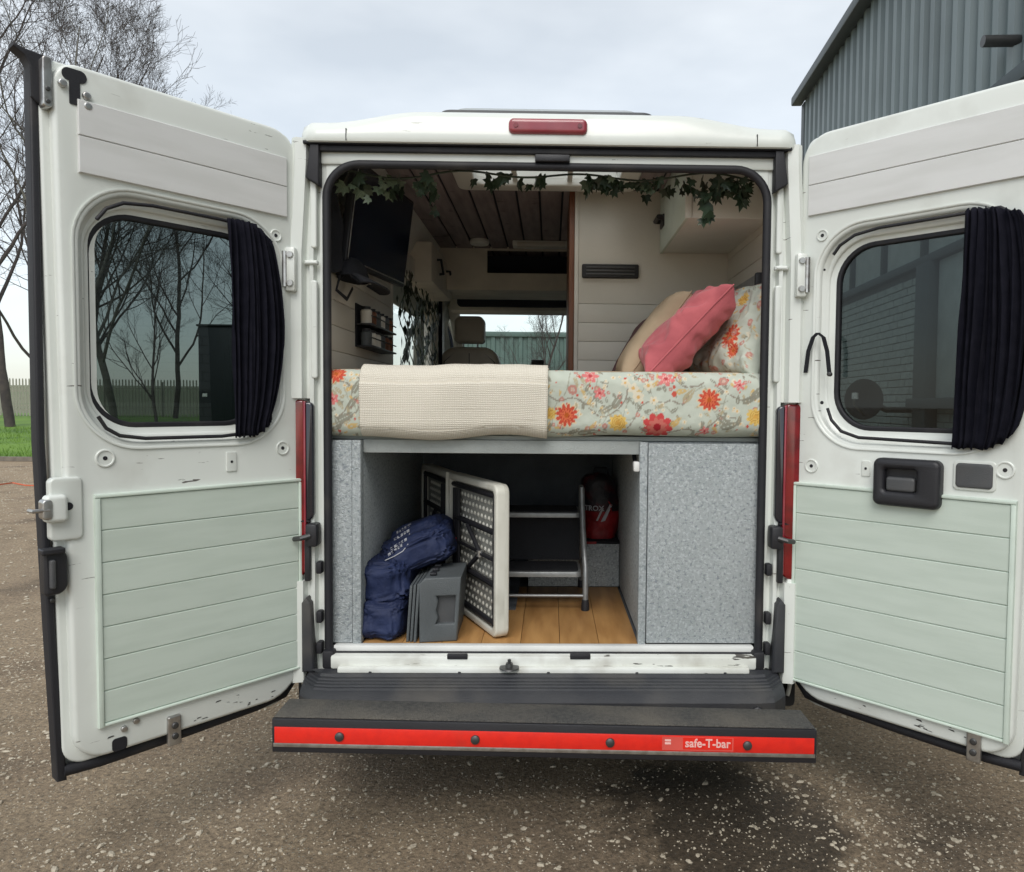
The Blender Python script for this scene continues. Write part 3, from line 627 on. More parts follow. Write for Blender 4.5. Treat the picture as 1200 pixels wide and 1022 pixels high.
cap.grid(rws); cap.add(rws[0], [tuple(range(11))]); cap.add(rws[-1], [tuple(range(11))]); cap = cap.obj('roof_cap', 'paint', van, smooth=50)
for x in (-.70, .70): bx('cap_seam', 'rubber', x-.0015, x+.0015, -.0225, -.0150, 2.306, 2.345, cap, 0)
BL = G().plate([rr(-.150, .118, 2.334, 2.386, .018)], .0, -.034, mXZ(), .012).obj('brake_light', 'lens_red_pink', van)
for x in (-.125, .092): G().lathe([(.001, -.037), (.008, -.037), (.008, -.02)], (x, 0, 2.36), 'y', 12).obj('screw', 'lens_red', BL)
for sg, x0 in ((-1, .785), (1, .757)):     # black rubber corners at the top of the frame
    G().plate([[(sg*a, b) for a, b in ((x0+.012, 2.297), (x0+.042, 2.297), (x0+.058, 2.185), (x0+.046, 2.176), (x0+.012, 2.158))]], .03, -.006, mXZ(), .005).obj('corner_seal', 'rubber', van)
# weatherstrip round the aperture
path = [(a, .028, b) for a, b in rr(AX0+.004, AX1-.004, .52, AZ1-.004, (.115, .115, .03, .03), 10)]
G().tube(path, .0145, 10, closed=True).obj('weatherstrip', 'rubber', van, smooth=60)
# white inner return of the frame corners
for sg, xe in ((-1, AX0), (1, AX1)):
    pts = [(xe, AZ1+.002)]+[(xe-sg*.125+sg*.125*math.cos(t), AZ1+.002-.125+.125*math.sin(t)) for t in np.linspace(PI/2, 0, 10)]
    G().plate([[(p[0], p[1]) for p in pts]], .06, .032, mXZ(), .003).obj('frame_gusset', 'paint', van)
for sg, xe in ((-1, AX0), (1, AX1)): bx('sill_corner_block', 'rubber', *sorted((xe+sg*.012, xe-sg*.030)), -.005, .055, .478, .545, van, .010)
# sill
SILL = bx('sill', 'paint_worn', AX0+.02, AX1-.02, -.012, .055, .482, .530, van, .008)
bx('sill_step', 'paint_worn', AX0+.05, AX1-.05, -.035, -.010, .470, .497, van, .006)
bx('threshold_strip', 'trim_white', AX0+.02, AX1-.02, .030, .062, .5305, .553, van, .003)
for px in (536, 680): q = onY(px, 769, -.012); bx('sill_slot', 'plastic', q.x-.036, q.x+.036, -.016, -.004, q.z-.011, q.z+.008, SILL, .003)
q = onY(597, 777, -.02); st_ = G().lathe([(.001, .018), (.012, .018), (.014, .006), (.034, .004), (.036, 0), (.001, 0)], (q.x, -.028, .494), 'z', 20).obj('striker', 'steel_dark', van); G().tube([(q.x, -.028, .50), (q.x, -.028, .525)], .006, 8).obj('striker_pin', 'steel_dark', st_)
# ---- bumper
bmp = empty  # (plain helper alias unused)
pf = [(-.0, .30), (-.155, .30), (-.165, .32), (-.165, .425), (-.150, .442), (-.128, .452), (-.124, .458), (-.112, .458), (-.108, .4625), (-.094, .4625), (-.090, .466), (-.074, .466), (-.070, .470), (-.052, .470), (-.046, .478), (-.005, .482), (.0, .475)]
g = G(); rows_b = []
for x in np.linspace(-.845, .815, 31):
    t = abs(x+.015)/.83; pull = .07*max(0, (t-.9)/.1)**2; rows_b.append([(x, y+(pull if y < -.02 else 0), z) for y, z in pf])
g.grid(rows_b); g.add(rows_b[0], [tuple(range(len(pf)))]); g.add(rows_b[-1], [tuple(range(len(pf)))]); bump_o = g.obj('bumper', 'bumper', van, smooth=30)
for px in (377, 535, 733, 888):
    q = onY(px, 819, -.166); G().lathe([(.001, -.175), (.016, -.175), (.020, -.172), (.022, -.160)], (q.x, 0, .395), 'y', 16).obj('fixing_cap', 'plastic', bump_o)
for i in range(5): q = -.62+i*.31; G().lathe([(.001, .006), (.007, .005), (.008, .0)], (q, -.03, .478), 'z', 10).obj('rivet', 'plastic', bump_o)
# ---- step bar behind the bumper
def tz(x, y, z): return (x, y, z-.021*x)
stp = G().box(-.815, .805, -.425, -.285, .366, .468, .004, tz).obj('step_bar', 'plastic', van)
g = G(); nx, ny = 40, 6
G().box(-.811, .801, -.420, -.287, .4682, .4725, .002, tz).obj('tread_mat', 'step_top', stp)
G().box(-.806, .796, -.4285, -.4252, .396, .444, .0008, tz).obj('reflector_strip', 'reflector_red', stp)
G().box(-.81, .80, -.4275, -.4252, .384, .3955, .0005, tz).obj('metal_edge', 'metal', stp)
for x in (-.615, -.215, .185, .595): G().lathe([(.001, -.437), (.008, -.437), (.013, -.434), (.014, -.4284)], (x, 0, .419-.021*x), 'y', 14).obj('bolt', 'steel_dark', stp)
lp0, lp1 = .340, .553
G().box(lp0, lp1, -.4298, -.4287, .400, .4405, 0, tz).obj('label_panel', 'reflector_pale', stp)
G().box(lp0+.062, lp1-.004, -.4304, -.42985, .404, .4395, 0, tz).obj('label_panel', 'reflector_red', stp)
def text(body, size, mat, parent, x, z, y, extr=.0006, name='lettering', width=None, mp=None):
    cu = bpy.data.curves.new('t', 'FONT'); cu.body = body; cu.size = size; cu.extrude = extr; cu.resolution_u = 3; cu.offset = .0006*size/.03
    ob = bpy.data.objects.new('t', cu); COL.objects.link(ob); bpy.context.view_layer.update()
    me = bpy.data.meshes.new_from_object(ob.evaluated_get(bpy.context.evaluated_depsgraph_get())); bpy.data.objects.remove(ob)
    v = [p.co.copy() for p in me.vertices]; w_ = max(p.x for p in v)-min(p.x for p in v); k_ = (width/w_) if width else 1
    mp = mp or (lambda a, b, c: tz(x+a, y-c, z+b))
    g = G(); g.add([mp(p.x*k_, p.y, p.z) for p in v], [tuple(f.vertices) for f in me.polygons]); return g.obj(name, mat, parent, smooth=0, merge=0)
text('safe-T-bar', .036, 'letter', stp, lp0+.068, .4115, -.4309, width=.136)
for i in range(2): G().box(lp0+.008, lp0+.026, -.4304, -.42985, .418+i*.009, .424+i*.009, 0, tz).obj('label_mark', 'letter', stp)
for x in (-.45, .45): G().box(x-.03, x+.03, -.30, .05, .345, .395, .004).obj('step_bracket', 'steel_dark', stp)

# ---- rear doors
def make_door(sg, H, phi, top):
    s_, c_ = math.sin(phi), math.cos(phi); d = Vector((sg*s_, -c_, 0)); n = Vector((-sg*c_, -s_, 0)); H = Vector(H)
    def L(u, z, w_=0): return H+d*u+n*w_+Vector((0, 0, z))
    def UZ(px, py, w_=0): p = onp(px, py, H+n*w_, n); return (p-H).dot(d), p.z
    mp = lambda a, b, c: L(a, b, c)
    mk = lambda a, b, c: L(a*(1-.034*max(0, (1.15-b)/.78)), b, c)      # free edge leans in below the lock
    D = {'L': L, 'UZ': UZ, 'mp': mp}
    # outer skin
    skin = G().plate([rr(-.045, .722, .342, top+.012, (.05, .04, .10, .05)), rr(.07, .62, 1.32, 1.98, .14, 10)], -.085, -.070, mk, .004)
    door = skin.obj('rear_door', 'paint', van)
    def dp(g, name, mat, par=door, smooth=35): return g.obj(name, mat, par, smooth)
    # stepped flange + raised inner pressing with dished window opening
    hole = rr(.050, .640, 1.297, 2.008, .15, 10)
    fl = G().plate([rr(-.040, .723, .377, top+.004, (.03, .08, .11, .06)), rr(.07, .62, 1.32, 1.98, .14, 10)], -.069, -.032, mk, .008); dp(fl, 'flange', 'paint')
    out_ = rr(-.028, .700, .388, top, (.065, .10, .13, .085), 8)
    inn = G().plate([out_, hole], -.032, .0, mk, .013, 4); dp(inn, 'inner_panel', 'paint')
    def sc(l, k_, off): return off
    rings = []
    for ins, w_ in ((-.012, -.012), (.0, -.018), (.010, -.030), (.022, -.040), (.034, -.044), (.050, -.046)):
        rings.append([L(a, b, w_) for a, b in rr(.050+ins, .640-ins, 1.297+ins, 2.008-ins, max(.05, .15-ins*.9), 10)])
    dp(G().loft(rings), 'window_surround', 'paint', smooth=60)
    # rim pressing that runs round the opening
    rim = [L(a, b, .001) for a, b in rr(.034, .658, 1.280, 2.026, .165, 10)]; dp(G().tube(rim, .006, 6, closed=True, flat=.5), 'pressed_rim', 'paint', smooth=80)
    gl = rr(.095, .612, 1.345, 1.958, .125, 10)
    wn = G().plate([gl], -.062, -.054, mp).obj('window', 'tinted_glass', door, smooth=0)
    dp(G().plate([rr(.087, .620, 1.337, 1.966, .131, 10), rr(.102, .604, 1.353, 1.950, .116, 10)], -.064, -.043, mp, .004), 'gasket', 'rubber', wn)
    # curtain wires
    zt_, zb_ = 1.995, 1.312
    def wire(z, dip):
        pts = []
        for t in np.linspace(0, 1, 15): pts.append(L(.095+.545*t-.0, z+dip*(1-4*(t-.5)**2)*0+ (dip if 0 else 0), .004))
        return pts
    top_w = [L(.60, 1.925, .004), L(.575, 1.960, .004), L(.53, 1.985, .004), L(.45, 1.994, .004), L(.25, 1.994, .004), L(.12, 1.985, .004), L(.075, 1.95, .004)] 
    bot_w = [L(.605, 1.372, .004), L(.585, 1.338, .004), L(.55, 1.316, .004), L(.48, 1.306, .004), L(.25, 1.306, .004), L(.13, 1.318, .004)]
    if sg > 0:
        top_w = [L(.098, 1.930, .004), L(.12, 1.958, .004), L(.17, 1.985, .004), L(.25, 1.996, .004), L(.60, 1.998, .004), L(.64, 1.97, .004)]
        bot_w = [L(.090, 1.412, .004), L(.105, 1.372, .004), L(.14, 1.335, .004), L(.20, 1.316, .004), L(.60, 1.306, .004)]
    dp(G().tube(top_w, .0055, 8), 'curtain_wire', 'rubber', smooth=60); dp(G().tube(bot_w, .0055, 8), 'curtain_wire', 'rubber', smooth=60)
    # seals: free edge + bottom
    dp(G().plate([[(.712, .338), (.736, .340), (.738, .75), (.742, 1.3), (.741, top), (.720, top), (.722, 1.3), (.718, .75)]], -.085, -.036, mk, .006), 'edge_seal', 'rubber')
    dp(G().tube([L(.695, .366, -.045), L(.60, .360, -.045), L(.35, .364, -.045), L(.12, .372, -.045), L(.02, .385, -.045), L(-.035, .45, -.045), L(-.042, .62, -.045)], .018, 8), 'bottom_seal', 'rubber', smooth=60)
    # upper cladding: two white boards
    z0, z1 = (2.045, 2.243) if sg < 0 else (2.074, 2.277); u0, u1 = (.020, .642) if sg < 0 else (.004, .690); zm = (z0+z1)/2+.002
    for a, b in ((z0, zm-.0012), (zm+.0012, z1)): dp(G().plate([[(u0, a), (u1, a), (u1, b), (u0, b)]], .0, .0095, mp, .0018, 1), 'board', 'ply_white')
    dp(G().plate([[(u0+.002, z0+.002), (u1-.002, z0+.002), (u1-.002, z1-.002), (u0+.002, z1-.002)]], .0, .004, mp), 'board_backing', 'trim_white')
    # lower cladding: seven sage boards in a bead frame
    z0, z1 = (.488, 1.140) if sg < 0 else (.450, 1.140); u0, u1 = (-.018, .605) if sg < 0 else (-.018, .655); hh = (z1-z0)/7
    for k_ in range(7):
        a, b = z0+k_*hh+.0013, z0+(k_+1)*hh-.0013
        dp(G().plate([[(u0+.004, a), (u1, a), (u1, b), (u0+.004, b)]], .0, .0085, mp, .0016, 1), 'board', 'ply_sage')
    dp(G().plate([[(u0, z0), (u1, z0), (u1, z1), (u0, z1)]], .0, .0030, mp), 'board_backing', 'trim_sage')
    fr = .011
    for a0, a1, b0, b1 in ((u0-.008, u1+fr+.004, z1+.0005, z1+fr), (u1+.0005, u1+fr+.004, z0-fr, z1), (u0-.008, u0+.003, z0, z1), (u0-.008, u1, z0-fr*.8, z0-.0005)):
        dp(G().plate([[(a0, b0), (a1, b0), (a1, b1), (a0, b1)]], .0, .014, mp, .004, 2), 'bead', 'trim_sage')
    # plugs / press marks
    def plug(u, z, r=.024, hole_=.006):
        cir = lambda q, w_: [L(u+q*math.cos(t), z+q*math.sin(t), w_) for t in np.linspace(0, 2*PI, 24, endpoint=False)]
        o = dp(G().loft([cir(r, 0), cir(r, .0030), cir(r*.94, .0042), cir(r*.82, .0042), cir(r*.76, .0012), cir(.001, .0012)]), 'plug', 'paint')
        G().loft([cir(hole_, 0), cir(hole_, .0022), cir(.0005, .0022)]).obj('plug_hole', 'rubber', o, smooth=0)
    if sg < 0:
        for px, py, r in ((123, 537, .026), (331, 525, .024), (323, 276, .020)): u, z = UZ(px, py); plug(max(u, .022), z, r)
        u, z = UZ(271, 541); dp(G().plate([rr(u-.017, u+.017, z-.032, z+.032, .004)], 0, .0035, mp, .0015), 'pressed_pad', 'paint'); dp(G().plate([rr(u-.004, u+.004, z-.004, z+.004, .003)], 0, .0045, mp), 'plug_hole', 'rubber')
        # lock plate, bolt, black latch lever, top latch, bottom brackets
        lk = G().plate([rr(.648, .728, 1.03, 1.205, .015)], -.02, .008, mp, .006); lk = dp(lk, 'lock_plate', 'paint')
        G().plate([rr(.690, .744, 1.085, 1.160, .012)], .0, .030, mp, .010).obj('lock_housing', 'paint', lk); G().plate([rr(.728, .752, 1.095, 1.150, .010)], .0, .034, mp, .004).obj('bolt_plate', 'metal', lk)
        G().tube([L(.735, 1.122, .03), L(.772, 1.121, .028), L(.774, 1.121, .0)], .0055, 8).obj('lock_bolt', 'metal', lk); G().plate([[(.684+.011*math.cos(t), 1.125+.011*math.sin(t)) for t in np.linspace(0, 2*PI, 14, endpoint=False)]], .0, .0095, mp).obj('key_hole', 'rubber', lk)
        lv = dp(G().plate([rr(.690, .746, .885, 1.012, (.006, .03, .03, .01))], -.02, .018, mp, .008), 'latch_lever', 'plastic')
        G().plate([rr(.722, .736, .905, .985, .006)], .0, .030, mp, .005).obj('lever_arm', 'plastic_grey', lv); G().plate([rr(.70, .756, 1.000, 1.016, .004)], .0, .034, mp, .004).obj('lever_stop', 'plastic', lv)
        u, z = UZ(87, 97); dp(G().plate([rr(u-.030, u+.030, z+.002, z+.036, .016)], .0, .0022, mp), 'latch_slot', 'rubber'); dp(G().plate([rr(u-.013, u+.013, z-.060, z+.02, .004)], .0, .0028, mp), 'latch_slot', 'rubber')
        for du, dz in ((.030, -.012), (-.028, -.028), (-.030, -.056)): dp(G().plate([[(u+du+.011*math.cos(t), z+dz+.011*math.sin(t)) for t in np.linspace(0, 2*PI, 14, endpoint=False)]], .0, .012, mp, .004), 'bolt', 'metal')
        sb = dp(G().plate([rr(.700, .722, 2.20, 2.335, .010)], -.03, .004, mp, .003), 'striker_strap', 'metal')
        for z in (2.215, 2.248): G().plate([[(.711+.006*math.cos(t), z+.006*math.sin(t)) for t in np.linspace(0, 2*PI, 12, endpoint=False)]], .0, .008, mp, .002).obj('bolt', 'steel_dark', sb)
        dp(G().plate([[(.690, top+.006), (.755, top+.011), (.778, top+.019), (.778, top+.009), (.755, top-.006), (.742, top-.03), (.740, top-.11), (.718, top-.13), (.708, top-.07)]], -.07, -.026, mp, .004), 'seal_flap', 'rubber')
        u, z = UZ(140, 868); dp(G().plate([rr(u-.02, u+.02, .392, .43, .010)], .0, .0022, mp), 'drain_slot', 'rubber')
        for du, dz in ((-.012, .032), (-.045, .045)): dp(G().plate([[(u+du+.009*math.cos(t), z+dz+.009*math.sin(t)) for t in np.linspace(0, 2*PI, 12, endpoint=False)]], .0, .008, mp, .002), 'bolt', 'metal')
        bu, bz = UZ(203, 838)
        u_, z_ = UZ(160-100, 690-0); 
        dp(G().plate([[(.716+.006*math.cos(t), .862+.006*math.sin(t)) for t in np.linspace(0, 2*PI, 12, endpoint=False)]], -.03, -.025, mp, .001), 'screw', 'steel_dark')
    else:
        for px, py, r in ((951, 546, .024), (1178, 551, .026), (964, 276, .020)): u, z = UZ(px, py); plug(max(u, .022), z, r)
        u, z = UZ(1015, 549); dp(G().plate([rr(u-.014, u+.014, z-.026, z+.026, .004)], 0, .0035, mp, .0015), 'pressed_pad', 'paint'); dp(G().plate([rr(u-.004, u+.004, z-.004, z+.004, .003)], 0, .0045, mp), 'plug_hole', 'rubber')
        a, b = UZ(1028, 538), UZ(1105, 592); ho = dp(G().plate([rr(a[0], b[0], 1.103, 1.255, .022), rr(a[0]+.035, a[0]+.135, 1.150, 1.222, .010)], .0, .038, mp, .014), 'door_handle', 'plastic')
        G().plate([rr(a[0]+.03, a[0]+.14, 1.145, 1.227, .010)], .0, .008, mp).obj('handle_recess', 'plastic', ho); G().plate([rr(a[0]+.040, a[0]+.130, 1.150, 1.196, .010)], .008, .030, mp, .008).obj('handle_lever', 'plastic_grey', ho)
        a, b = UZ(1121, 545), UZ(1164, 568); dp(G().plate([rr(a[0], b[0], 1.178, 1.252, .012)], .0, .010, mp, .005), 'latch_cover', 'plastic_grey'); dp(G().plate([rr(a[0]-.008, b[0]+.008, 1.170, 1.260, .014)], .0, .005, mp, .003), 'cover_rim', 'paint')
        # pull strap
        u, z = UZ(972, 440); pts = [UZ(px, py) for px, py in ((945, 437), (950, 412), (957, 396), (963, 391), (969, 396), (972, 412), (973, 440))]
        g = G(); rws2 = []
        for i, (uu, zz) in enumerate(pts):
            wv = .004+.022*math.sin(i/6*PI); rws2.append([L(uu-.007, zz, wv), L(uu+.007, zz, wv), L(uu+.007, zz+.001, wv+.004), L(uu-.007, zz+.001, wv+.004)])
        g.loft(rws2, True, True); stp_ = dp(g, 'pull_strap', 'black_cloth', smooth=60); G().plate([[(pts[-1][0]+.008*math.cos(t), pts[-1][1]+.004+.008*math.sin(t)) for t in np.linspace(0, 2*PI, 12, endpoint=False)]], .0, .013, mp, .003).obj('rivet', 'steel_dark', stp_)
        dp(G().plate([rr(.062, .070, 1.88, 1.888, .004)], 0, .0022, mp), 'plug_hole', 'rubber'); dp(G().plate([rr(.062, .074, 1.425, 1.437, .006)], 0, .0022, mp), 'plug_hole', 'rubber')
        bu, bz = UZ(1142, 873)
    br = dp(G().plate([rr(bu-.020, bu+.020, .355, .448, .006)], .0, .012, mp, .004), 'bottom_bracket', 'metal')
    for z in (.385, .418): G().plate([[(bu+.010*math.cos(t), z+.010*math.sin(t)) for t in np.linspace(0, 2*PI, 14, endpoint=False)]], .010, .018, mp, .003).obj('bolt', 'steel_dark', br)
    # scuffs along the bottom lip: thin chipped flakes of bare primer
    rnd = random.Random(5+sg); g = G()
    for _ in range(15):
        u = rnd.uniform(.02, .62); z = .405+.05*rnd.random()**2; l = rnd.uniform(.005, .024); h = rnd.uniform(.0008, .0026)
        g.add([L(u, z, .0012), L(u+l, z+rnd.uniform(-.004, .004), .0012), L(u+l*.8, z+h, .0012), L(u+l*.2, z+h*1.2, .0012)], [(0, 1, 2, 3)])
    dp(g, 'paint_chips', 'steel_dark', smooth=0)['kind'] = 'stuff'
    D['door'] = door; return D
HL, PHL = (-.893, 0, 0), rad(40.2); HR, PHR = (.887, 0, 0), rad(43.4)
DL = make_door(-1, HL, PHL, 2.338); DR = make_door(1, HR, PHR, 2.352)

# ---- door curtains
def curtain(D, ul, ur, zt, zb, label, seed):
    rnd = random.Random(seed); L = D['L']; ph = [rnd.uniform(0, 6.3) for _ in range(5)]; ns, ntt = 90, 30; rws = []
    for j in range(ntt+1):
        t = j/ntt; z_t, row = None, []
        for i in range(ns+1):
            s = i/ns; a, b = ul(t), ur(t); u = a+(b-a)*s; s_u = s; s = s+.05*noise.noise((s*4, t*1.5, seed*3.3))+.02*noise.noise((s*9, t*3, seed)); z0, z1 = zb(s_u), zt(s_u); z = z1+(z0-z1)*t
            spread = .55+.45*math.sin(PI*t)
            k_ = 8.5; w_ = .020+.010*spread*(1+.6*noise.noise((s_u*5, 2, seed)))*(math.sin(2*PI*k_*s+ph[0]+.9*math.sin(2.2*t+ph[1]))+.55*math.sin(2*PI*(k_*1.9)*s+ph[2]+t*1.3))+.010*math.sin(PI*s)*math.sin(PI*t)
            row.append(L(u+.004*math.sin(2*PI*k_*s*.7+ph[3]+t*2), z+.003*math.sin(2*PI*k_*s+ph[4]), max(.006, w_)))
        rws.append(row)
    o = G().grid(rws).obj('curtain', 'curtain_cloth', None, smooth=70); md = o.modifiers.new('thick', 'SOLIDIFY'); md.thickness = .0022
    return tag(o, label, 'curtain', 'black door curtains')
def lerp(a, b, t): return a+(b-a)*t
curtain(DL, lambda t: lerp(.230, .218, t), lambda t: .085-.045*math.sin(PI*min(1, t*1.05))**.7-.0*t, lambda s: 2.000-.055*max(0, (s-.45)/.55)**2, lambda s: 1.303+.055*max(0, (s-.45)/.55)**2,
        'black pleated curtain drawn to the hinge side of the left door window', 1)
curtain(DR, lambda t: lerp(.508, .492, t), lambda t: .655+.045*math.sin(PI*t)**.6, lambda s: 2.005-.03*s*s, lambda s: 1.296+.05*max(0, (s-.5)/.5)**2,
        'black pleated curtain hanging over the free side of the right door window', 2)

# ================================================================== INTERIOR
ZC = 2.45
# floor boards
fl = bx('cargo_floor', 'carpet_dark', -.93, .93, .062, 4.2, .502, .535, van, 0)
for i in range(7):
    x0 = -.672+i*.1425
    bx('floor_board', 'oak', x0+.0008, x0+.1417, .0625, .90, .5355, .551, fl, .0012)
# side linings
for sg, X in ((-1, -.86), (1, .86)):
    ll = bx('side_lining', 'lining', *sorted((X, X+sg*.012)), .09, 1.40 if sg < 0 else 1.06, .56, 2.24, van, 0)
    for i in range(9):
        z = 1.32+i*.1
        bx('plank', 'lining', *sorted((X, X-sg*.008)), .092, 1.40 if sg < 0 else 1.02, z+.001, z+.099, ll, .0015)
# left lining round and past the side window, header slope panels
bx('window_frame', 'lining_trim', -.90, -.852, 1.40, 1.46, 1.25, 2.26, van, .006); bx('window_frame', 'lining_trim', -.90, -.845, 2.71, 2.79, 1.25, 2.26, van, .006); bx('window_head', 'lining_trim', -.91, -.80, 1.461, 2.709, 2.14, 2.26, van, .01)
bx('window_apron', 'lining', -.90, -.858, 1.461, 2.709, .60, 1.45, van, .004); bx('side_lining', 'lining', -.90, -.855, 2.791, 3.40, .6, 2.26, van, .004); bx('side_lining', 'lining', .85, .90, 1.5, 3.4, .6, 2.26, van, .004)
for sg in (-1, 1):
    g = G(); g.plate([[(-.02, 0), (3.0, 0), (3.0, .012), (-.02, .012)]], 0, 1, lambda a, b, c: (sg*(.745+c*.115-b*.6), .42+a*.85, ZC-c*.235+.002+b*.9))
    g.obj('cove_lining', 'cabinet_white', van, smooth=0)
# overhead locker row on the left with black handles
lo = empty('overhead_locker', (-.72, 2.2, 2.05), 'long cream overhead locker with black handles above the side window', 'locker')
G().box(-.855, -.70, 1.80, 2.68, 2.13, 2.36, .01).obj('carcass', 'cab_cream', lo)
for y in (2.05, 2.45): G().tube([(-.70, y-.05, 2.29), (-.675, y-.05, 2.29), (-.675, y+.05, 2.22), (-.70, y+.05, 2.22)], .008, 6).obj('handle', 'plastic', lo)
# ceiling planks with skylight opening
cl_ = bx('ceiling_lining', 'dark_cavity', -.745, -.42, .42, 3.0, ZC+.012, ZC+.02, van, 0); bx('ceiling_lining', 'dark_cavity', .375, .745, .42, 3.0, ZC+.012, ZC+.02, van, 0)
bx('ceiling_lining', 'dark_cavity', -.42, .375, .99, 3.0, ZC+.012, ZC+.02, van, 0)
pw = .1142
for i in range(13):
    x0 = -.742+i*pw; x1 = x0+pw-.011
    spans = ((.42, 3.0),) if (x1 < -.40 or x0 > .35) else ((.965, 3.0),)
    for a, b in spans: bx('ceiling_plank', 'ceiling_wood', x0, x1, a, b, ZC, ZC+.011, cl_, .002)
sf = G().plate([rr(-.44, .39, .27, .975, .05), rr(-.35, .30, .37, .88, .04)], ZC+.011, ZC-.028, lambda a, b, c: (a, b, c), .010).obj('skylight_frame', 'cabinet_white', van)
for a, b, c_, d_ in ((-.352, .302, .879, .889), (-.352, .302, .361, .371), (-.36, -.350, .372, .878), (.300, .310, .372, .878)): bx('skylight_shaft', 'cabinet_white', a, b, c_, d_, ZC+.005, 2.50, sf, 0)
for x in (-.17, .08): bx('blind_rail', 'cabinet_white', x-.012, x+.012, .372, .878, ZC-.012, ZC+.01, sf, .003)
# bulkhead over the cab with dark locker opening, headlining, sun visors
YB = 2.42
p0 = onY(525, 293, YB); p1 = onY(665, 341, YB); h0 = onY(571, 296, YB); h1 = onY(668, 321, YB)
cb = G().plate([[(-.86, p1.z), (.86, p1.z), (.86, ZC+.02), (-.86, ZC+.02)], [(h0.x, h1.z), (.45, h1.z), (.45, ZC-.012), (h0.x, ZC-.012)]], .0, .03, mXZ(YB), .003).obj('cab_bulkhead', 'cab_cream', van)
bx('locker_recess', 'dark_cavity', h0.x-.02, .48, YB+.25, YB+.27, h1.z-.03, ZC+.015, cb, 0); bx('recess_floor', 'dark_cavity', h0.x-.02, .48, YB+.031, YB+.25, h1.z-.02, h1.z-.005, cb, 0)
g = G(); g.grid([[(x, YB+.03, p1.z) for x in (-.86, -.3, .3, .86)], [(x, YB+.6, p1.z+.02) for x in (-.86, -.3, .3, .86)], [(x, 3.55, 2.33) for x in (-.86, -.3, .3, .86)], [(x, 4.0, 2.27) for x in (-.86, -.3, .3, .86)]]); g.obj('headlining', 'cab_cream', van)
p0 = onY(536, 346, 3.6); p1 = onY(700, 361, 3.6); vz = onY(600, 367, 3.85)
G().plate([rr(p0.x, .8, p1.z, p0.z+.02, .03)], .0, .05, mXZ(3.58), .01).obj('overhead_shelf', 'dark_cavity', van); bx('screen_header', 'cab_cream', -.86, .86, 3.72, 4.0, vz.z, 2.30, van, .02)
for X in (-.86, .86): G().tube([(X, 3.95, 2.28), (X*.99, 4.25, 2.0), (X*.96, 4.75, 1.40)], .05, 8).obj('windscreen_pillar', 'cab_cream', van)
bx('door_pillar', 'cab_cream', -.90, -.83, 2.80, 2.95, .6, 2.24, van, .03); bx('dashboard', 'dark_cavity', -.85, .85, 4.15, 4.8, .8, 1.38, van, .05)
pc = G().plate([[(0, 2.2), (.0, 1.3), (.12, 1.3), (.12, 2.2)]], 0, .04, lambda a, b, c: (-.895+a*.65, 3.0+c+.01*math.sin(a*90), b)).obj('cab_curtain', 'curtain_cloth'); tag(pc, 'dark curtain gathered at the cab door pillar beside the front seat', 'curtain')
# ceiling lights
G().lathe([(.001, 0), (.055, 0), (.062, .012), (.058, .03), (.001, .032)], (onY(562, 290, 2.15).x, 2.15, ZC-.033), 'z', 24).obj('dome_light', 'cabinet_white', None); o = bpy.data.objects['dome_light']; tag(o, 'small round cream dome light on the plank ceiling', 'ceiling light')
q0 = onY(601, 287, 2.2); q1 = onY(668, 287, 2.2); sl_ = empty('strip_light', ((q0.x+q1.x)/2, 2.2, ZC-.03), 'flat cream strip light across the plank ceiling before the cab', 'ceiling light')
bx('housing', 'cabinet_white', q0.x, q1.x, 2.15, 2.25, ZC-.035, ZC-.001, sl_, .006); bx('diffuser', 'lining', q0.x+.03, q1.x-.03, 2.144, 2.2, ZC-.038, ZC-.012, sl_, .004)

# ---- wardrobe partition at the end of the bed
YP = 1.02; q = onY(673, 225, YP); XP = q.x
wd = empty('wardrobe', (.5, 1.25, .55), 'tall cream plank clad wardrobe with a black slotted vent', 'wardrobe')
bx('carcass', 'lining', XP+.008, .855, YP+.012, YP+.55, 1.304, ZC-.004, wd, .002)
for i in range(12):
    z0 = 1.36+i*.0905
    if z0+.0895 > 1.99: break
    bx('plank', 'lining', XP+.024, .855, YP, YP+.011, z0+.0008, z0+.0897, wd, .0013)
bx('upper_panel', 'lining', XP+.024, .855, YP, YP+.011, z0+.0008, ZC-.006, wd, .0013)
bx('edge_trim', 'lining_trim', XP+.004, XP+.0235, YP-.006, YP+.012, 1.3, ZC-.006, wd, .003); bx('edge_strip', 'wood_brown', XP-.022, XP+.0035, YP+.0, YP+.55, 1.304, ZC-.006, wd, .003)
a, b = onY(682, 310, YP), onY(748, 327, YP)
vt = G().plate([rr(a.x, b.x, b.z, a.z, .008)], 0, -.022, mXZ(YP), .006).obj('vent', 'plastic', wd)
for i in range(3): zz = b.z+.014+i*.016; bx('slat', 'plastic_grey' if i != 1 else 'steel_dark', a.x+.02, b.x-.02, YP-.027, YP-.020, zz, zz+.008, vt, .001)
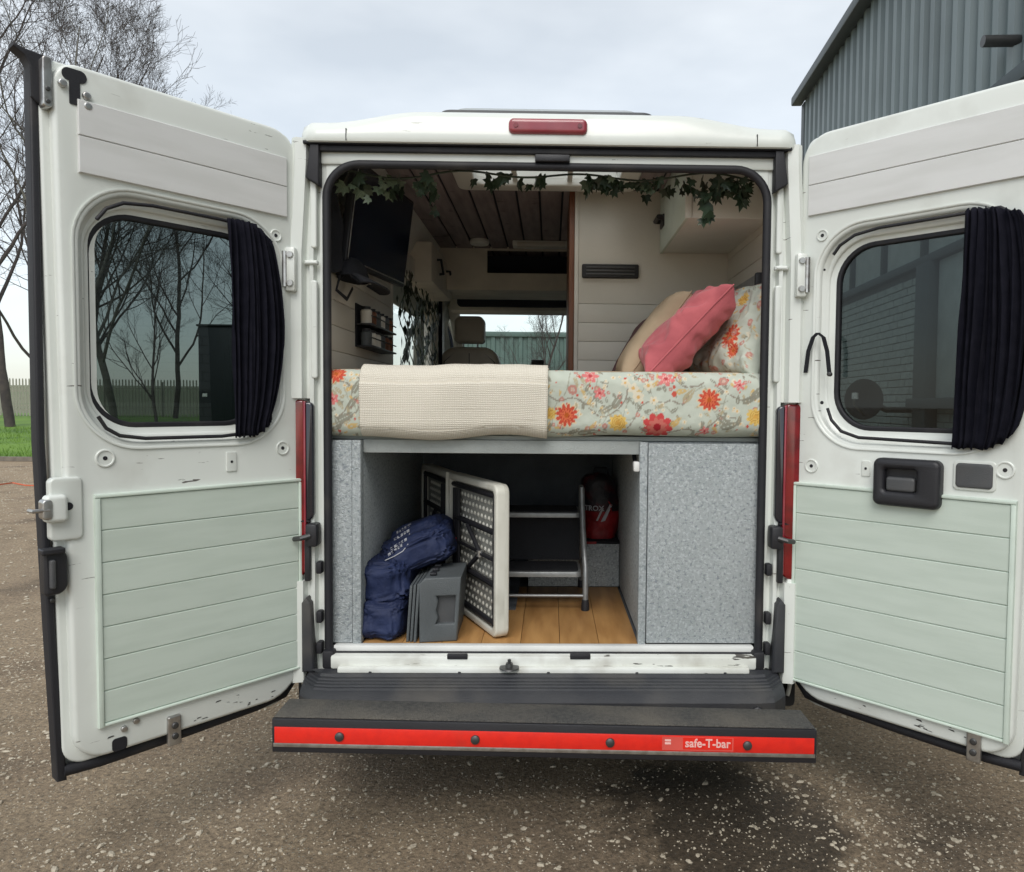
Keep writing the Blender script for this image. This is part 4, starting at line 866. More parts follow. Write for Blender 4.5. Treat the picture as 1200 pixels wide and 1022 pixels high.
# ---- overhead cabinet on the right
oc = empty('overhead_cabinet', (.69, .7, 2.146), 'white overhead cabinet above the pillows with a black handle', 'cabinet')
bx('carcass', 'cabinet_white', .535, .856, .335, YP-.002, 2.150, 2.43, oc, .002); bx('end_panel', 'cabinet_white', .545, .855, .322, .334, 2.146, 2.44, oc, .002)
bx('door', 'cabinet_mint', .520, .534, .326, YP-.002, 2.146, 2.43, oc, .003); bx('corner_bead', 'cabinet_white', .517, .543, .314, .3255, 2.144, 2.44, oc, .004)
q = onX(776, 262, .52); G().tube([(.521, q.y-.05, q.z+.02), (.495, q.y-.05, q.z+.02), (.495, q.y+.05, q.z+.02), (.521, q.y+.05, q.z+.02)], .011, 8).obj('handle', 'plastic', oc); bx('handle_plate', 'plastic', .512, .521, q.y-.07, q.y+.02, q.z-.025, q.z+.03, oc, .004)
# blind cassette on right wall
a = onX(893, 330, .83); bc = empty('blind_cassette', (.83, a.y+.3, a.z), 'grey metal blind cassette with a black end cap above the floral pillow', 'blind')
G().box(.80, .851, a.y, .92, a.z-.03, a.z+.03, .012).obj('cassette', 'stool_metal', bc); G().box(.797, .8512, a.y-.022, a.y-.0005, a.z-.034, a.z+.034, .010).obj('end_cap', 'plastic', bc)

# ---- bed base ("garage") with carpeted boxes
bb = empty('bed_base', (0, .7, .55), 'raised bed frame with grey carpet covered boxes and open storage below', 'bed base')
bx('left_box', 'carpet', -.853, -.676, .095, 1.395, .552, 1.284, bb, .004); bx('left_front', 'carpet', -.776, -.705, .056, .0945, .554, 1.283, bb, .004); bx('edge_strip', 'carpet', -.704, -.673, .052, .0945, .552, 1.284, bb, .003)
bx('right_box', 'carpet', .335, .853, .095, 1.395, .552, 1.284, bb, .004); bx('cabinet_front', 'carpet', .352, .748, .052, .0945, .558, 1.280, bb, .003); bx('edge_strip', 'carpet', .322, .3495, .054, .0945, .552, 1.284, bb, .003)
bx('beam', 'beam', -.672, .334, .085, .105, 1.238, 1.286, bb, .003); bx('platform', 'beam', -.853, .853, .100, 1.40, 1.2862, 1.302, bb, .003)
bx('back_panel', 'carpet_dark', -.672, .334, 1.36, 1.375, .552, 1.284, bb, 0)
bx('rear_box', 'carpet', -.10, .332, .902, 1.355, .552, .757, bb, .004); bx('rear_box_lid', 'black_cloth', -.10, .333, .896, 1.355, .7575, .770, bb, .002)
q = onY(700, 637, .894); bx('lid_edging', 'bag_red', q.x-.09, q.x-.005, .8895, .8955, .758, .769, bb, 0)
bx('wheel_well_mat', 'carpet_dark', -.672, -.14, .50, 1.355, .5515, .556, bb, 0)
q = onX(752, 547, .33); cp = empty('strap_clip', (.335, .1, q.z), 'white plastic strap clip screwed to the grey carpet edge', 'clip')
G().box(.300, .3225, .058, .10, q.z-.018, q.z+.018, .006).obj('clip_body', 'white_plastic', cp); G().tube([(.31, .1, q.z+.01), (.315, .22, q.z+.06), (.333, .30, q.z+.075)], .008, 6, flat=.4).obj('strap', 'black_cloth', cp)

# ---- floral print painter (colours per vertex, in metres on the cloth)
SAGE = np.array((.51, .545, .47))
def hsh(p, k): return np.sin(p[:, 0]*k*1.7+1.3*np.sin(p[:, 1]*k*1.1))*np.cos(p[:, 1]*k*1.3+.7*np.sin(p[:, 0]*k*.9))
def floral(P, flowers, vines):
    C = np.tile(SAGE, (len(P), 1)); C += .02*hsh(P, 60)[:, None]
    def put(mask, col, a=1.0): C[mask] = C[mask]*(1-a)+np.array(col)*a
    for pts, wd_, col in vines:
        pts = np.array(pts); dmin = np.full(len(P), 9.)
        for a, b in zip(pts[:-1], pts[1:]):
            ab = b-a; t = np.clip(((P-a) @ ab)/max(1e-9, ab @ ab), 0, 1); dmin = np.minimum(dmin, np.linalg.norm(P-(a+t[:, None]*ab), axis=1))
        put(dmin < wd_*(1+.5*hsh(P, 150)), col, .85)
    for (x, z, R, kind, rot) in flowers:
        dx, dz = P[:, 0]-x, P[:, 1]-z; r = np.hypot(dx, dz); near = r < R*1.35
        if not near.any(): continue
        th = np.arctan2(dz, dx)+rot
        if kind == 'red':
            pet = np.abs(np.cos(th*6)); put(near & (r < R*(.72+.38*pet)), (.70, .52, .30), .8); put(near & (r < R*(.62+.36*pet)), (.55, .085, .05))
            put(near & (r < R*(.30+.30*np.abs(np.cos(th*6+.8)))), (.66, .16, .07)); put(near & (r < R*.58) & (np.abs(np.sin(th*6)) < .22), (.35, .02, .02)); put(near & (r < R*.2), (.45, .10, .02))
        elif kind == 'rose':
            pet = np.abs(np.cos(th*4.5)); put(near & (r < R*(.70+.30*pet)), (.56, .07, .07)); put(near & (r < R*(.45+.2*np.abs(np.cos(th*4.5+1)))), (.58, .16, .13)); put(near & (r < R*.25), (.36, .02, .03))
        elif kind == 'yellow':
            pet = np.abs(np.cos(th*5)); put(near & (r < R*(.72+.28*pet)), (.68, .47, .14)); put(near & (r < R*.75) & (np.sin(r*900+3*th) > .35), (.50, .27, .06)); put(near & (r < R*.25), (.62, .35, .08))
        elif kind == 'pink':
            pet = np.abs(np.cos(th*3)); put(near & (r < R*(.5+.5*pet)), (.66, .20, .19)); put(near & (r < R*.55) & (np.abs(np.sin(th*5)) < .35), (.74, .50, .44)); put(near & (r < R*.22), (.45, .06, .07))
        elif kind == 'cream':
            pet = np.abs(np.cos(th*2.5)); put(near & (r < R*(.6+.4*pet)), (.66, .61, .48)); put(near & (r < R*.3), (.62, .38, .14))
        elif kind == 'ring': put(near & (r < R) & (r > R*.45), (.50, .24, .20)); put(near & (r < R*.35), (.6, .4, .32))
        elif kind in ('leaf', 'tan', 'gold'):
            col = {'leaf': (.24, .23, .18), 'tan': (.42, .35, .22), 'gold': (.60, .40, .14)}[kind]
            a_ = dx*math.cos(rot)+dz*math.sin(rot); b_ = -dx*math.sin(rot)+dz*math.cos(rot)
            put(near & ((a_/R)**2+(b_/(R*.36*(1-.5*np.clip(a_/R, -1, 1))))**2 < 1) & (np.abs(b_) > R*.035), col, .85)
        elif kind == 'dot': put(near & (r < R), (.55, .10, .07))
    return C
def vine(x0, z0, x1, z1, amp, k, n=16, ph=0): return [(x0+(x1-x0)*t-amp*(z1-z0)*math.sin(k*PI*t+ph), z0+(z1-z0)*t+amp*math.sin(k*PI*t+ph)) for t in np.linspace(0, 1, n)]
rndF = random.Random(4); BR = (.24, .20, .16); GR = (.34, .34, .27)
def scatter(x0, x1, z0, z1, n):
    F = []
    for _ in range(n):
        x, z = rndF.uniform(x0, x1), rndF.uniform(z0, z1); k_ = rndF.random()
        if k_ < .48: F.append((x, z, rndF.uniform(.008, .018), rndF.choice(('leaf', 'leaf', 'tan')), rndF.random()*6))
        elif k_ < .66: F.append((x, z, rndF.uniform(.006, .011), 'cream', rndF.random()*6))
        elif k_ < .80: F.append((x, z, rndF.uniform(.003, .006), 'dot', 0))
        elif k_ < .9: F.append((x, z, rndF.uniform(.010, .018), 'gold', rndF.random()*6))
        else: F.append((x, z, rndF.uniform(.006, .010), 'ring', 0))
    return F
def fp(px, py): q = onY(px, py, .03); return q.x, q.z
FL = []; VN = []
def A_(px, py, rpx, kind, rot=0.): x, z = fp(px, py); FL.append((x, z, rpx*.80*2.62/870, kind, rot))
FLB = scatter(-.80, .78, 1.29, 1.60, 820)
for a in ((664, 486, 17, 'red', .2), (831, 469, 17, 'red', .5), (770, 503, 23, 'rose', .1), (724, 498, 14, 'yellow', 0), (885, 490, 14, 'yellow', .3), (645, 484, 9, 'yellow', .2), (703, 461, 9, 'pink', .4), (671, 457, 7, 'ring', 0),
          (692, 439, 13, 'pink', 0), (781, 443, 13, 'pink', .3), (866, 452, 9, 'pink', .7), (742, 455, 9, 'cream', 0), (760, 452, 8, 'cream', .4), (748, 466, 9, 'cream', .8), (733, 448, 7, 'cream', .2), (766, 470, 7, 'cream', .2), (808, 463, 14, 'tan', .9), (800, 458, 10, 'gold', .3),
          (792, 496, 11, 'gold', .8), (826, 507, 8, 'pink', .3), (856, 500, 15, 'leaf', .3), (845, 492, 12, 'leaf', 2.4), (866, 494, 9, 'leaf', 1.2), (724, 470, 14, 'leaf', 1.0), (714, 479, 12, 'leaf', .6), (888, 460, 14, 'leaf', .9), (878, 470, 12, 'leaf', .3), (848, 447, 7, 'ring', 0), (790, 462, 4, 'dot', 0),
          (393, 437, 15, 'red', .2), (390, 467, 9, 'pink', .4), (410, 455, 7, 'gold', .5), (414, 470, 12, 'leaf', .9), (406, 486, 14, 'leaf', .5), (395, 492, 10, 'leaf', 2.0), (418, 452, 12, 'leaf', 1.1), (414, 497, 10, 'gold', .2), (690, 509, 16, 'leaf', .1), (673, 506, 10, 'leaf', .5), (753, 506, 8, 'leaf', 2.6)): A_(*a)
for pts in (((640, 462), (655, 470), (672, 466), (690, 474), (700, 460), (712, 452)), ((690, 478), (705, 490), (720, 484), (732, 470), (736, 456)), ((735, 505), (745, 490), (750, 478), (765, 470), (778, 474)), ((790, 440), (800, 452), (818, 452), (825, 448)),
            ((838, 452), (852, 462), (870, 470), (888, 462), (895, 448)), ((818, 508), (832, 500), (845, 490), (862, 492)), ((640, 505), (665, 509), (690, 505), (712, 512)), ((780, 512), (800, 505), (815, 507)), ((386, 452), (398, 447), (410, 452), (412, 466), (402, 482), (392, 488)), ((388, 500), (405, 492), (420, 478), (428, 462)), ((772, 478), (785, 470), (800, 474), (808, 462))):
    pp = [fp(*p) for p in pts]; sm_ = []
    for i in range(len(pp)-1):
        p0_, p1_, p2_, p3_ = [np.array(pp[min(max(j, 0), len(pp)-1)]) for j in (i-1, i, i+1, i+2)]
        for t in np.linspace(0, 1, 6, endpoint=False): sm_.append(tuple(.5*((2*p1_)+(-p0_+p2_)*t+(2*p0_-5*p1_+4*p2_-p3_)*t*t+(-p0_+3*p1_-3*p2_+p3_)*t**3)))
    sm_.append(pp[-1]); VN.append((sm_, .0024, BR))
for i in range(34):
    x = rndF.uniform(-.8, .75); VN.append((vine(x, rndF.uniform(1.32, 1.5), x+rndF.uniform(-.12, .12), rndF.uniform(1.33, 1.55), .02, 2), .0016, GR))
# ---- mattress with fitted floral sheet
nx, nv = 560, 150
xs = np.linspace(-.776, .749, nx); R = .05; zt, zb, yf = 1.536, 1.303, .034
prof = []; 
segs = [('b', .05), ('c1', R*PI/2), ('f', zt-zb-2*R), ('c2', R*PI/2), ('t', .30)]
tot = sum(s for _, s in segs)
for v in np.linspace(0, tot, nv):
    s = v
    for nm, l in segs:
        if s <= l+1e-9: break
        s -= l
    if nm == 'b': prof.append((yf+R+.05-s, zb))
    elif nm == 'c1': a = s/R; prof.append((yf+R-R*math.sin(a), zb+R-R*math.cos(a)))
    elif nm == 'f': prof.append((yf, zb+R+s))
    elif nm == 'c2': a = s/R; prof.append((yf+R-R*math.cos(a), zt-R+R*math.sin(a)))
    else: prof.append((yf+R+s, zt))
rws = []; prm = []
sv = np.linspace(0, tot, nv); s_f0 = .05+R*PI/2-R
for (y, z), s in zip(prof, sv):
    row = []
    for x in xs:
        nn = noise.noise((x*4, s*5, 2.0)); n2 = noise.noise((x*13, s*9, 7.0)); fr = 1 if z < zt-.004 else .3
        wob = .010*noise.noise((x*2.3, 0, 5.0))
        crs = max(0, 1-7*abs(noise.noise((x*3.1+s*2, s*4-x, 9.0))))*max(0, noise.noise((x*2, s*3, 4.0))+.25)
        row.append((x, y-(.012*nn+.0045*n2-.009*crs)*fr+.006*(1-((z-1.42)/.13)**2 if z > zb else 0)*-1, z+(.008*nn+wob*(1.2 if z < 1.4 else .5))))
        prm.append((x, 1.303+s-.05-R*PI/2+R))
    rws.append(row)
attr = floral(np.array(prm), FLB+FL, VN)
mt = G().grid(rws).obj('mattress', 'floral', None, smooth=80, attr=attr, merge=0)
tag(mt, 'thick mattress in a pale green floral sheet across the van', 'mattress')
mb = bx('mattress_core', 'beige_cloth', -.840, .838, .12, 1.00, 1.3035, 1.540, mt, .02)
# ---- cream waffle throw
bxs = np.linspace(-.664, -.010, 90); rws = []; uvs = []
for (y, z), s in list(zip(prof, sv))[12:]:
    row = []
    for x in bxs:
        nn = noise.noise((x*4, s*5, 2.0)); t = (x+.664)/.654
        wob = .010*noise.noise((x*2.3, 0, 5.0)); ed = 1 if z < 1.4 else .4
        off = .016+.004*noise.noise((x*6, s*6, 11))+.004*noise.noise((x*17, s*5, 3)); lowz = -.004*math.sin(t*5) if z < 1.36 else 0
        ny, nz = (-1, 0) if z < zt-R else ((-.6, .8) if z < zt-.003 else (0, 1))
        row.append((x+.006*noise.noise((s*6, t, 1)), y-.008*nn-.010*max(0, 1-((z-1.42)/.13)**2)+ny*off, z+.006*nn+wob*ed+nz*off*.75+lowz+.008*math.sin(t*9+1)*(1 if z < 1.335 else .15))); uvs.append((x, s))
    rws.append(row)
th = G().grid(rws).obj('throw_blanket', 'knit', None, smooth=80, uv=uvs, merge=0); md = th.modifiers.new('thick', 'SOLIDIFY'); md.thickness = .007; md.offset = 1
tag(th, 'cream waffle knit throw draped over the floral mattress', 'blanket')

# ---- cushions
def cushion(name, W, H, T, cen, X, Yv, mat, label, cat, seed, pw=.45, ears=.10, attr_fn=None, wr=.010, n=44, piping=None):
    X = Vector(X).normalized(); Z = X.cross(Vector(Yv)).normalized(); Y = Z.cross(X).normalized(); cen = Vector(cen)
    g = G(); prm = []
    for sgn in (1, -1):
        rws = []
        for j in range(n+1):
            row = []
            for i in range(n+1):
                a, b = -1+2*i/n, -1+2*j/n
                pin = 1-ears*(1-abs(b)**2)*abs(a)**3; pin2 = 1-ears*(1-abs(a)**2)*abs(b)**3
                u, v = a*pin*W/2, b*pin2*H/2
                h = T/2*max(0, (1-a**4)*(1-b**4))**pw
                edge = max(abs(a), abs(b)); q = Vector((u*9, v*9, seed+sgn*3.1))
                h += sgn*0+wr*(noise.noise(q*1.2)*.9+.6*noise.noise(q*3.1)*edge)*min(1, (1-edge)*9)
                if edge > .985: h = 0
                rg = 1-abs(noise.noise(Vector((u*7+v*11, v*5-u*6, seed*2+sgn))))*5
                h += wr*.8*max(0, rg)*sm((edge-.25)/.5)*min(1, (1-edge)*7)*(.4+noise.noise(q*.7))
                ang = math.atan2(b, a); h += wr*.40*math.sin(ang*13+seed+3*noise.noise(q*.8))*sm((edge-.6)/.3)*min(1, (1-edge)*8)
                row.append(cen+X*u+Y*v+Z*(sgn*h)); prm.append((u+math.copysign((T/2-h)*abs(a)**3, a), v+math.copysign((T/2-h)*abs(b)**3, b)))
            rws.append(row)
        g.grid(rws)
    at = attr_fn(np.array(prm)) if attr_fn else None
    o = g.obj(name, mat, None, smooth=80, attr=at, merge=(0 if attr_fn else 1e-5))
    if piping:
        pts = []
        for k_ in range(n): pts.append(g.v[k_])
        for j in range(n): pts.append(g.v[j*(n+1)+n])
        for k_ in range(n): pts.append(g.v[n*(n+1)+n-k_])
        for j in range(n): pts.append(g.v[(n-j)*(n+1)])
        G().tube(pts, .0032, 5, closed=True).obj('piping', piping, o, smooth=80)
    return tag(o, label, cat)
# floral pillow standing against the right wall
FP = [(-.16, -.06, .05, 'red', .2), (-.27, .12, .02, 'yellow', .2), (-.13, .10, .03, 'yellow', 0), (.12, .16, .03, 'pink', .2), (-.02, .18, .02, 'ring', 0), (.2, -.05, .035, 'yellow', 0), (-.2, -.12, .035, 'red', .3)]+[(rndF.uniform(-.34, .34), rndF.uniform(-.24, .24), rndF.uniform(.008, .017), rndF.choice(('tan', 'leaf', 'tan', 'gold', 'cream', 'ring')), rndF.random()*6) for _ in range(260)]
VP_ = [(vine(-.3+i*.12, -.22, -.25+i*.12, .22, .035, 4, 24, i), .0024, (.40, .34, .24)) for i in range(6)]
cushion('pillow', .60, .40, .18, (.735, .40, 1.70), (-.28, .96, 0), (.40, .06, .9), 'floral', 'puffy pillow in pale green floral cotton leaning on the right wall', 'pillow', 3.3, .38, .05, lambda P: floral(P, FP, VP_), .014, 110)
cushion('cushion', .40, .46, .165, (.522, .34, 1.695), (.07, .99, .02), (.68, -.05, .73), 'pink_velvet', 'pink velvet cushion leaning between the beige cushion and floral pillow', 'cushion', 8.1, .50, .13, None, .020, 72, 'pink_velvet')
cushion('cushion', .40, .44, .15, (.430, .56, 1.690), (.02, .99, .0), (.58, 0, .81), 'beige_cloth', 'beige cushion with piped edge tucked behind the pink velvet cushion', 'cushion', 1.7, .42, .08, None, .005, 40, 'beige_cloth')
cushion('cushion', .34, .36, .11, (.405, .74, 1.66), (-.2, .97, 0), (.50, 0, .86), 'mauve_cloth', 'dark mauve cushion mostly hidden behind the beige cushion', 'cushion', 5.2, .42, .08, None, .004, 32)

# ---- front passenger seat
YS = 3.2; q = onY(551, 410, YS)
se = empty('front_seat', (q.x, YS, .55), 'grey brown leather front seat facing the windscreen', 'seat')
def soft(name, mat, a0, a1, b0, b1, y0, y1, r, bev, par, xs_=0): return G().plate([rr(a0, a1, b0, b1, r, 8)], y1, y0, mXZ(0), bev, 5).obj(name, mat, par, smooth=60)
a, b = onY(533, 402, YS), onY(568, 371, YS); hd = soft('headrest', 'leather', a.x, b.x, a.z, b.z, YS-.05, YS+.09, (.05, .05, .03, .03), .03, se)
for dx in (-.055, .055): G().tube([(q.x+dx, YS+.02, a.z-.08), (q.x+dx, YS+.02, a.z+.02)], .007, 8).obj('headrest_post', 'metal', hd)
b0, b1 = onY(516, 406, YS), onY(586, 406, YS); bk = soft('backrest', 'leather', b0.x, b1.x, 1.0, b0.z-.005, YS-.07, YS+.10, (.13, .13, .05, .05), .04, se)
G().tube([(b0.x+.035, YS-.062, 1.1), (b0.x+.04, YS-.066, b0.z-.12), (b0.x+.12, YS-.064, b0.z-.05), (b1.x-.12, YS-.064, b0.z-.05), (b1.x-.04, YS-.066, b0.z-.12), (b1.x-.035, YS-.062, 1.1)], .006, 6).obj('seam', 'dark_cavity', bk)
G().tube([(q.x, YS-.066, 1.1), (q.x, YS-.068, b0.z-.055)], .004, 6).obj('seam', 'dark_cavity', bk)
bx('seat_cushion', 'leather', b0.x, b1.x, YS+.05, YS+.55, .95, 1.10, se, .04); bx('pedestal', 'dark_cavity', b0.x+.05, b1.x-.05, YS+.05, YS+.45, .536, .95, se, .01)
# small black phone holder standing on the dash
q = onY(630, 428, 4.35); ph_ = empty('dash_holder', (q.x, 4.35, 1.38), 'small black holder standing on the dashboard behind the windscreen', 'holder'); G().box(q.x-.06, q.x+.06, 4.33, 4.35, q.z-.05, q.z+.05, .008).obj('cradle', 'plastic', ph_); G().tube([(q.x, 4.345, 1.375), (q.x, 4.342, q.z-.03)], .012, 8).obj('stalk', 'plastic', ph_)

# ---- left wall fittings: screen, black cap, letter rack
tv = empty('wall_screen', (-.78, .75, 1.95), 'dark flat screen hung on the left wall under the ivy', 'screen')
c0 = Vector((-.735, .62, 2.16)); ux = Vector((.16, .97, 0)).normalized(); uz = Vector((.12, 0, .99)).normalized(); un = ux.cross(uz).normalized(); un = un if un.x > 0 else -un
def tvm(a, b, c): return c0+ux*a+uz*b+un*c
G().plate([rr(-.30, .33, -.20, .20, .012)], -.018, .012, tvm, .006).obj('casing', 'plastic', tv); G().plate([rr(-.285, .315, -.18, .185, .004)], .012, .0135, tvm).obj('display', 'screen', tv)
G().box(-.29, .32, -.187, -.1815, .0136, .016, .0008, tvm).obj('bezel_strip', 'metal', tv); G().box(-.2935, -.288, -.18, .185, .0136, .016, .0008, tvm).obj('bezel_strip', 'metal', tv)
G().tube([c0-un*.018, c0-un*.06, Vector((-.862, c0.y, c0.z))], .022, 10).obj('bracket', 'steel_dark', tv)
hk = empty('peaked_hat', (-.80, .42, 1.86), 'black fabric cap and straps hanging on the cream wall below the screen', 'hat')
g = G(); rws = []
hc = onX(414, 322, -.79)
for j in range(13):
    t = j/12*PI/2; row = []
    for i in range(24):
        a = 2*PI*i/24; r = math.cos(t); k_ = 1+.10*noise.noise((i*.5, j*.4, 3))
        row.append((hc.x+.055*r*math.cos(a)*k_+.0, hc.y+.13*r*math.sin(a)*k_, hc.z+.085*math.sin(t)*k_-.02))
    rws.append(row)
g.grid(rws, wrap=True); g.obj('crown', 'black_cloth', hk, smooth=80)
rws = []
for i in range(15):
    a = PI*(-.1+1.2*i/14)-PI/2; rws.append([(hc.x+.04+.03*math.cos(a), hc.y-.02+.14*math.sin(a), hc.z-.02), (hc.x+.09+.05*math.cos(a), hc.y-.02+.17*math.sin(a), hc.z-.055), (hc.x+.088+.05*math.cos(a), hc.y-.02+.165*math.sin(a), hc.z-.060), (hc.x+.035+.03*math.cos(a), hc.y-.02+.13*math.sin(a), hc.z-.03)])
G().loft([list(r) for r in rws]).obj('peak', 'black_cloth', hk, smooth=80)
G().tube([(-.852, hc.y, hc.z+.05), (-.80, hc.y, hc.z+.05), (-.795, hc.y, hc.z+.075)], .006, 6).obj('hook', 'steel_dark', hk)
G().tube([(hc.x-.02, hc.y-.10, hc.z), (hc.x-.03, hc.y-.13, hc.z-.08), (hc.x-.02, hc.y-.02, hc.z-.10), (hc.x-.03, hc.y+.1, hc.z-.04)], .009, 6, flat=.4).obj('strap', 'black_cloth', hk, smooth=80)
jk = empty('hanging_jacket', (-.83, .33, 1.95), 'dark navy jacket hanging on the left wall beside the screen', 'jacket')
rws = []
for j in range(25):
    t = j/24; row = []
    for i in range(25):
        q_ = i/24; yy = .20+(.16+.06*t)*q_+.03*(1-t)*(1-2*q_); b_ = .045*math.sin(PI*q_)**.6*(.5+.6*t)+.012*math.sin(q_*15+2*t)*sm(t*2)+.012*noise.noise((q_*4, t*3, 1))
        row.append((-.850+max(.003, b_), yy, 2.27-.05*abs(q_-.5)-.33*t-.02*math.sin(q_*7)*t))
    rws.append(row)
o = G().grid(rws).obj('cloth', 'black_cloth', jk, smooth=80); md = o.modifiers.new('thick', 'SOLIDIFY'); md.thickness = .003
G().tube([(-.860, .285, 2.262), (-.835, .285, 2.262), (-.83, .285, 2.285)], .005, 6).obj('hook', 'steel_dark', jk)
a, b = onX(430, 401, -.80), onX(474, 366, -.80)
rk = empty('wall_rack', (-.83, (a.y+b.y)/2, a.z), 'dark wire spice rack with little jars on the left wall', 'rack')
y0, y1 = a.y, min(b.y, a.y+.5); bx('rack_back', 'black_cloth', -.852, -.845, y0, y1, a.z-.02, a.z+.17, rk, .002)
for zz in (a.z-.02, a.z+.075): bx('shelf', 'plastic', -.845, -.775, y0, y1, zz, zz+.008, rk, .001); G().tube([(-.778, y0, zz+.04), (-.778, y1, zz+.04)], .003, 6).obj('rail', 'steel_dark', rk)
for zz in (a.z-.012, a.z+.083):
    for k_ in range(6):
        yy = y0+.03+k_*(y1-y0-.06)/5; j_ = G().lathe([(.001, 0), (.024, 0), (.025, .055), (.018, .062), (.001, .062)], (-.81, yy, zz), 'z', 12).obj('spice_jar', random.choice(('lining_trim', 'box_grey', 'wood_brown')), None); G().lathe([(.001, .0622), (.020, .0622), (.020, .074), (.001, .074)], (-.81, yy, zz), 'z', 12).obj('lid', 'plastic', j_)
        tag(j_, 'small spice jar with a black lid in the dark wall rack', 'jar', 'spice jars in the wall rack')

# ---- ivy garlands
def leaf_mesh(name, mat, fold):
    pts = [(0, -.02), (.28, -.10), (.62, .06), (.42, .26), (.55, .62), (.22, .52), (0, 1.0)]
    v = [(x, y, fold*abs(x)-.18*y*y) for x, y in pts]+[(-x, y, fold*abs(x)-.18*y*y) for x, y in pts[1:-1]]
    v.append((0, .3, -.03)); n = len(v)-1; ring = list(range(0, 7))+list(range(len(pts)+len(pts)-3, 6, -1))
    f = [(n, ring[i], ring[(i+1) % len(ring)]) for i in range(len(ring))]
    me = bpy.data.meshes.new(name); me.from_pydata(v, [], f); me.materials.append(MT[mat]); return me
LV = [leaf_mesh('leaf', 'ivy', .25), leaf_mesh('leaf', 'ivy', -.3), leaf_mesh('leaf', 'ivy', .05)]; LVP = [leaf_mesh('leaf', 'ivy_pale', .2), leaf_mesh('leaf', 'ivy_pale', -.15)]
def put_leaf(par, p, s, pool, rnd, down=True):
    o = bpy.data.objects.new('leaf', rnd.choice(pool)); COL.objects.link(o); o.parent = par; o.location = Vector(p)-WL[par]; o.scale = (s,)*3
    o.rotation_euler = (rnd.uniform(-.6, .6)-PI/2*.95 if down else rnd.uniform(-PI, PI), rnd.uniform(-1.0, 1.0), rnd.uniform(-1.2, 1.2)); return o
rndI = random.Random(12)
ga = empty('ivy_garland', (0, .10, 2.23), 'artificial ivy garland strung along the top of the rear opening', 'garland')
vp = [(x, .10+.02*math.sin(x*9), 2.232+.012*math.sin(x*14)) for x in np.linspace(-.745, .725, 40)]
G().tube(vp, .004, 5).obj('vine', 'ivy', ga, smooth=80)
for _ in range(135):
    r = rndI.random()
    if r < .38: x = rndI.uniform(-.745, -.40)
    elif r < .48: x = rndI.uniform(-.40, .15)
    else: x = rndI.uniform(.12, .72)
    dens = .032 if x < -.38 else (.005 if x < .1 else .017)
    put_leaf(ga, (x, .10+rndI.uniform(-.02, .14), 2.236-abs(rndI.gauss(0, dens))), rndI.uniform(.026, .050), LVP if (x < -.5 and rndI.random() < .7) or rndI.random() < .08 else LV, rndI)
for x0, n_, dx in ((.60, 11, -.015), (.655, 6, .03)):
    pts = []
    for k_ in range(n_): pts.append((x0+dx*k_*.3+.02*math.sin(k_), .13, 2.235-k_*.0135))
    G().tube(pts, .003, 5).obj('vine', 'ivy', ga, smooth=80)
    for p in pts: put_leaf(ga, (p[0]+rndI.uniform(-.02, .02), p[1]+rndI.uniform(-.02, .02), p[2]), rndI.uniform(.04, .062), LV, rndI)
gw = empty('ivy_curtain', (-.80, 1.9, 2.1), 'artificial ivy strands hanging in front of the bright side window', 'garland')
g = G()
def small_leaf(c, s):
    a = Vector((rndI.gauss(0, .35), 1, rndI.gauss(0, .6))).normalized(); b = a.cross(Vector((1, rndI.gauss(0, .3), 0))).normalized(); b = Vector((b.x*.3, b.y, b.z)).normalized()
    c = Vector(c); P = [c-b*s, c+a*s*.55-b*s*.2, c+a*s*.35+b*s*.2, c+b*s*.9, c-a*s*.35+b*s*.2, c-a*s*.55-b*s*.2]; g.add(P, [(0, 1, 2, 3, 4, 5)])
for k_ in range(13):
    y = 1.52+k_*.095; z_end = rndI.uniform(1.35, 1.5); pts = []
    for j in range(16): t = j/15; pts.append((-.815+.02*math.sin(j+k_), y+.02*math.sin(j*.8+k_), 2.15+(z_end-2.15)*t))
    G().tube(pts, .003, 4).obj('vine', 'ivy', gw, smooth=80)
    for p in pts:
        for _ in range(3 if y > 2.2 else 2): small_leaf((p[0]+rndI.gauss(0, .012), p[1]+rndI.gauss(0, .03), p[2]+rndI.gauss(0, .02)), rndI.uniform(.022, .040))
o = g.obj('leaves', 'ivy', gw, smooth=0, merge=0); o['kind'] = 'stuff'

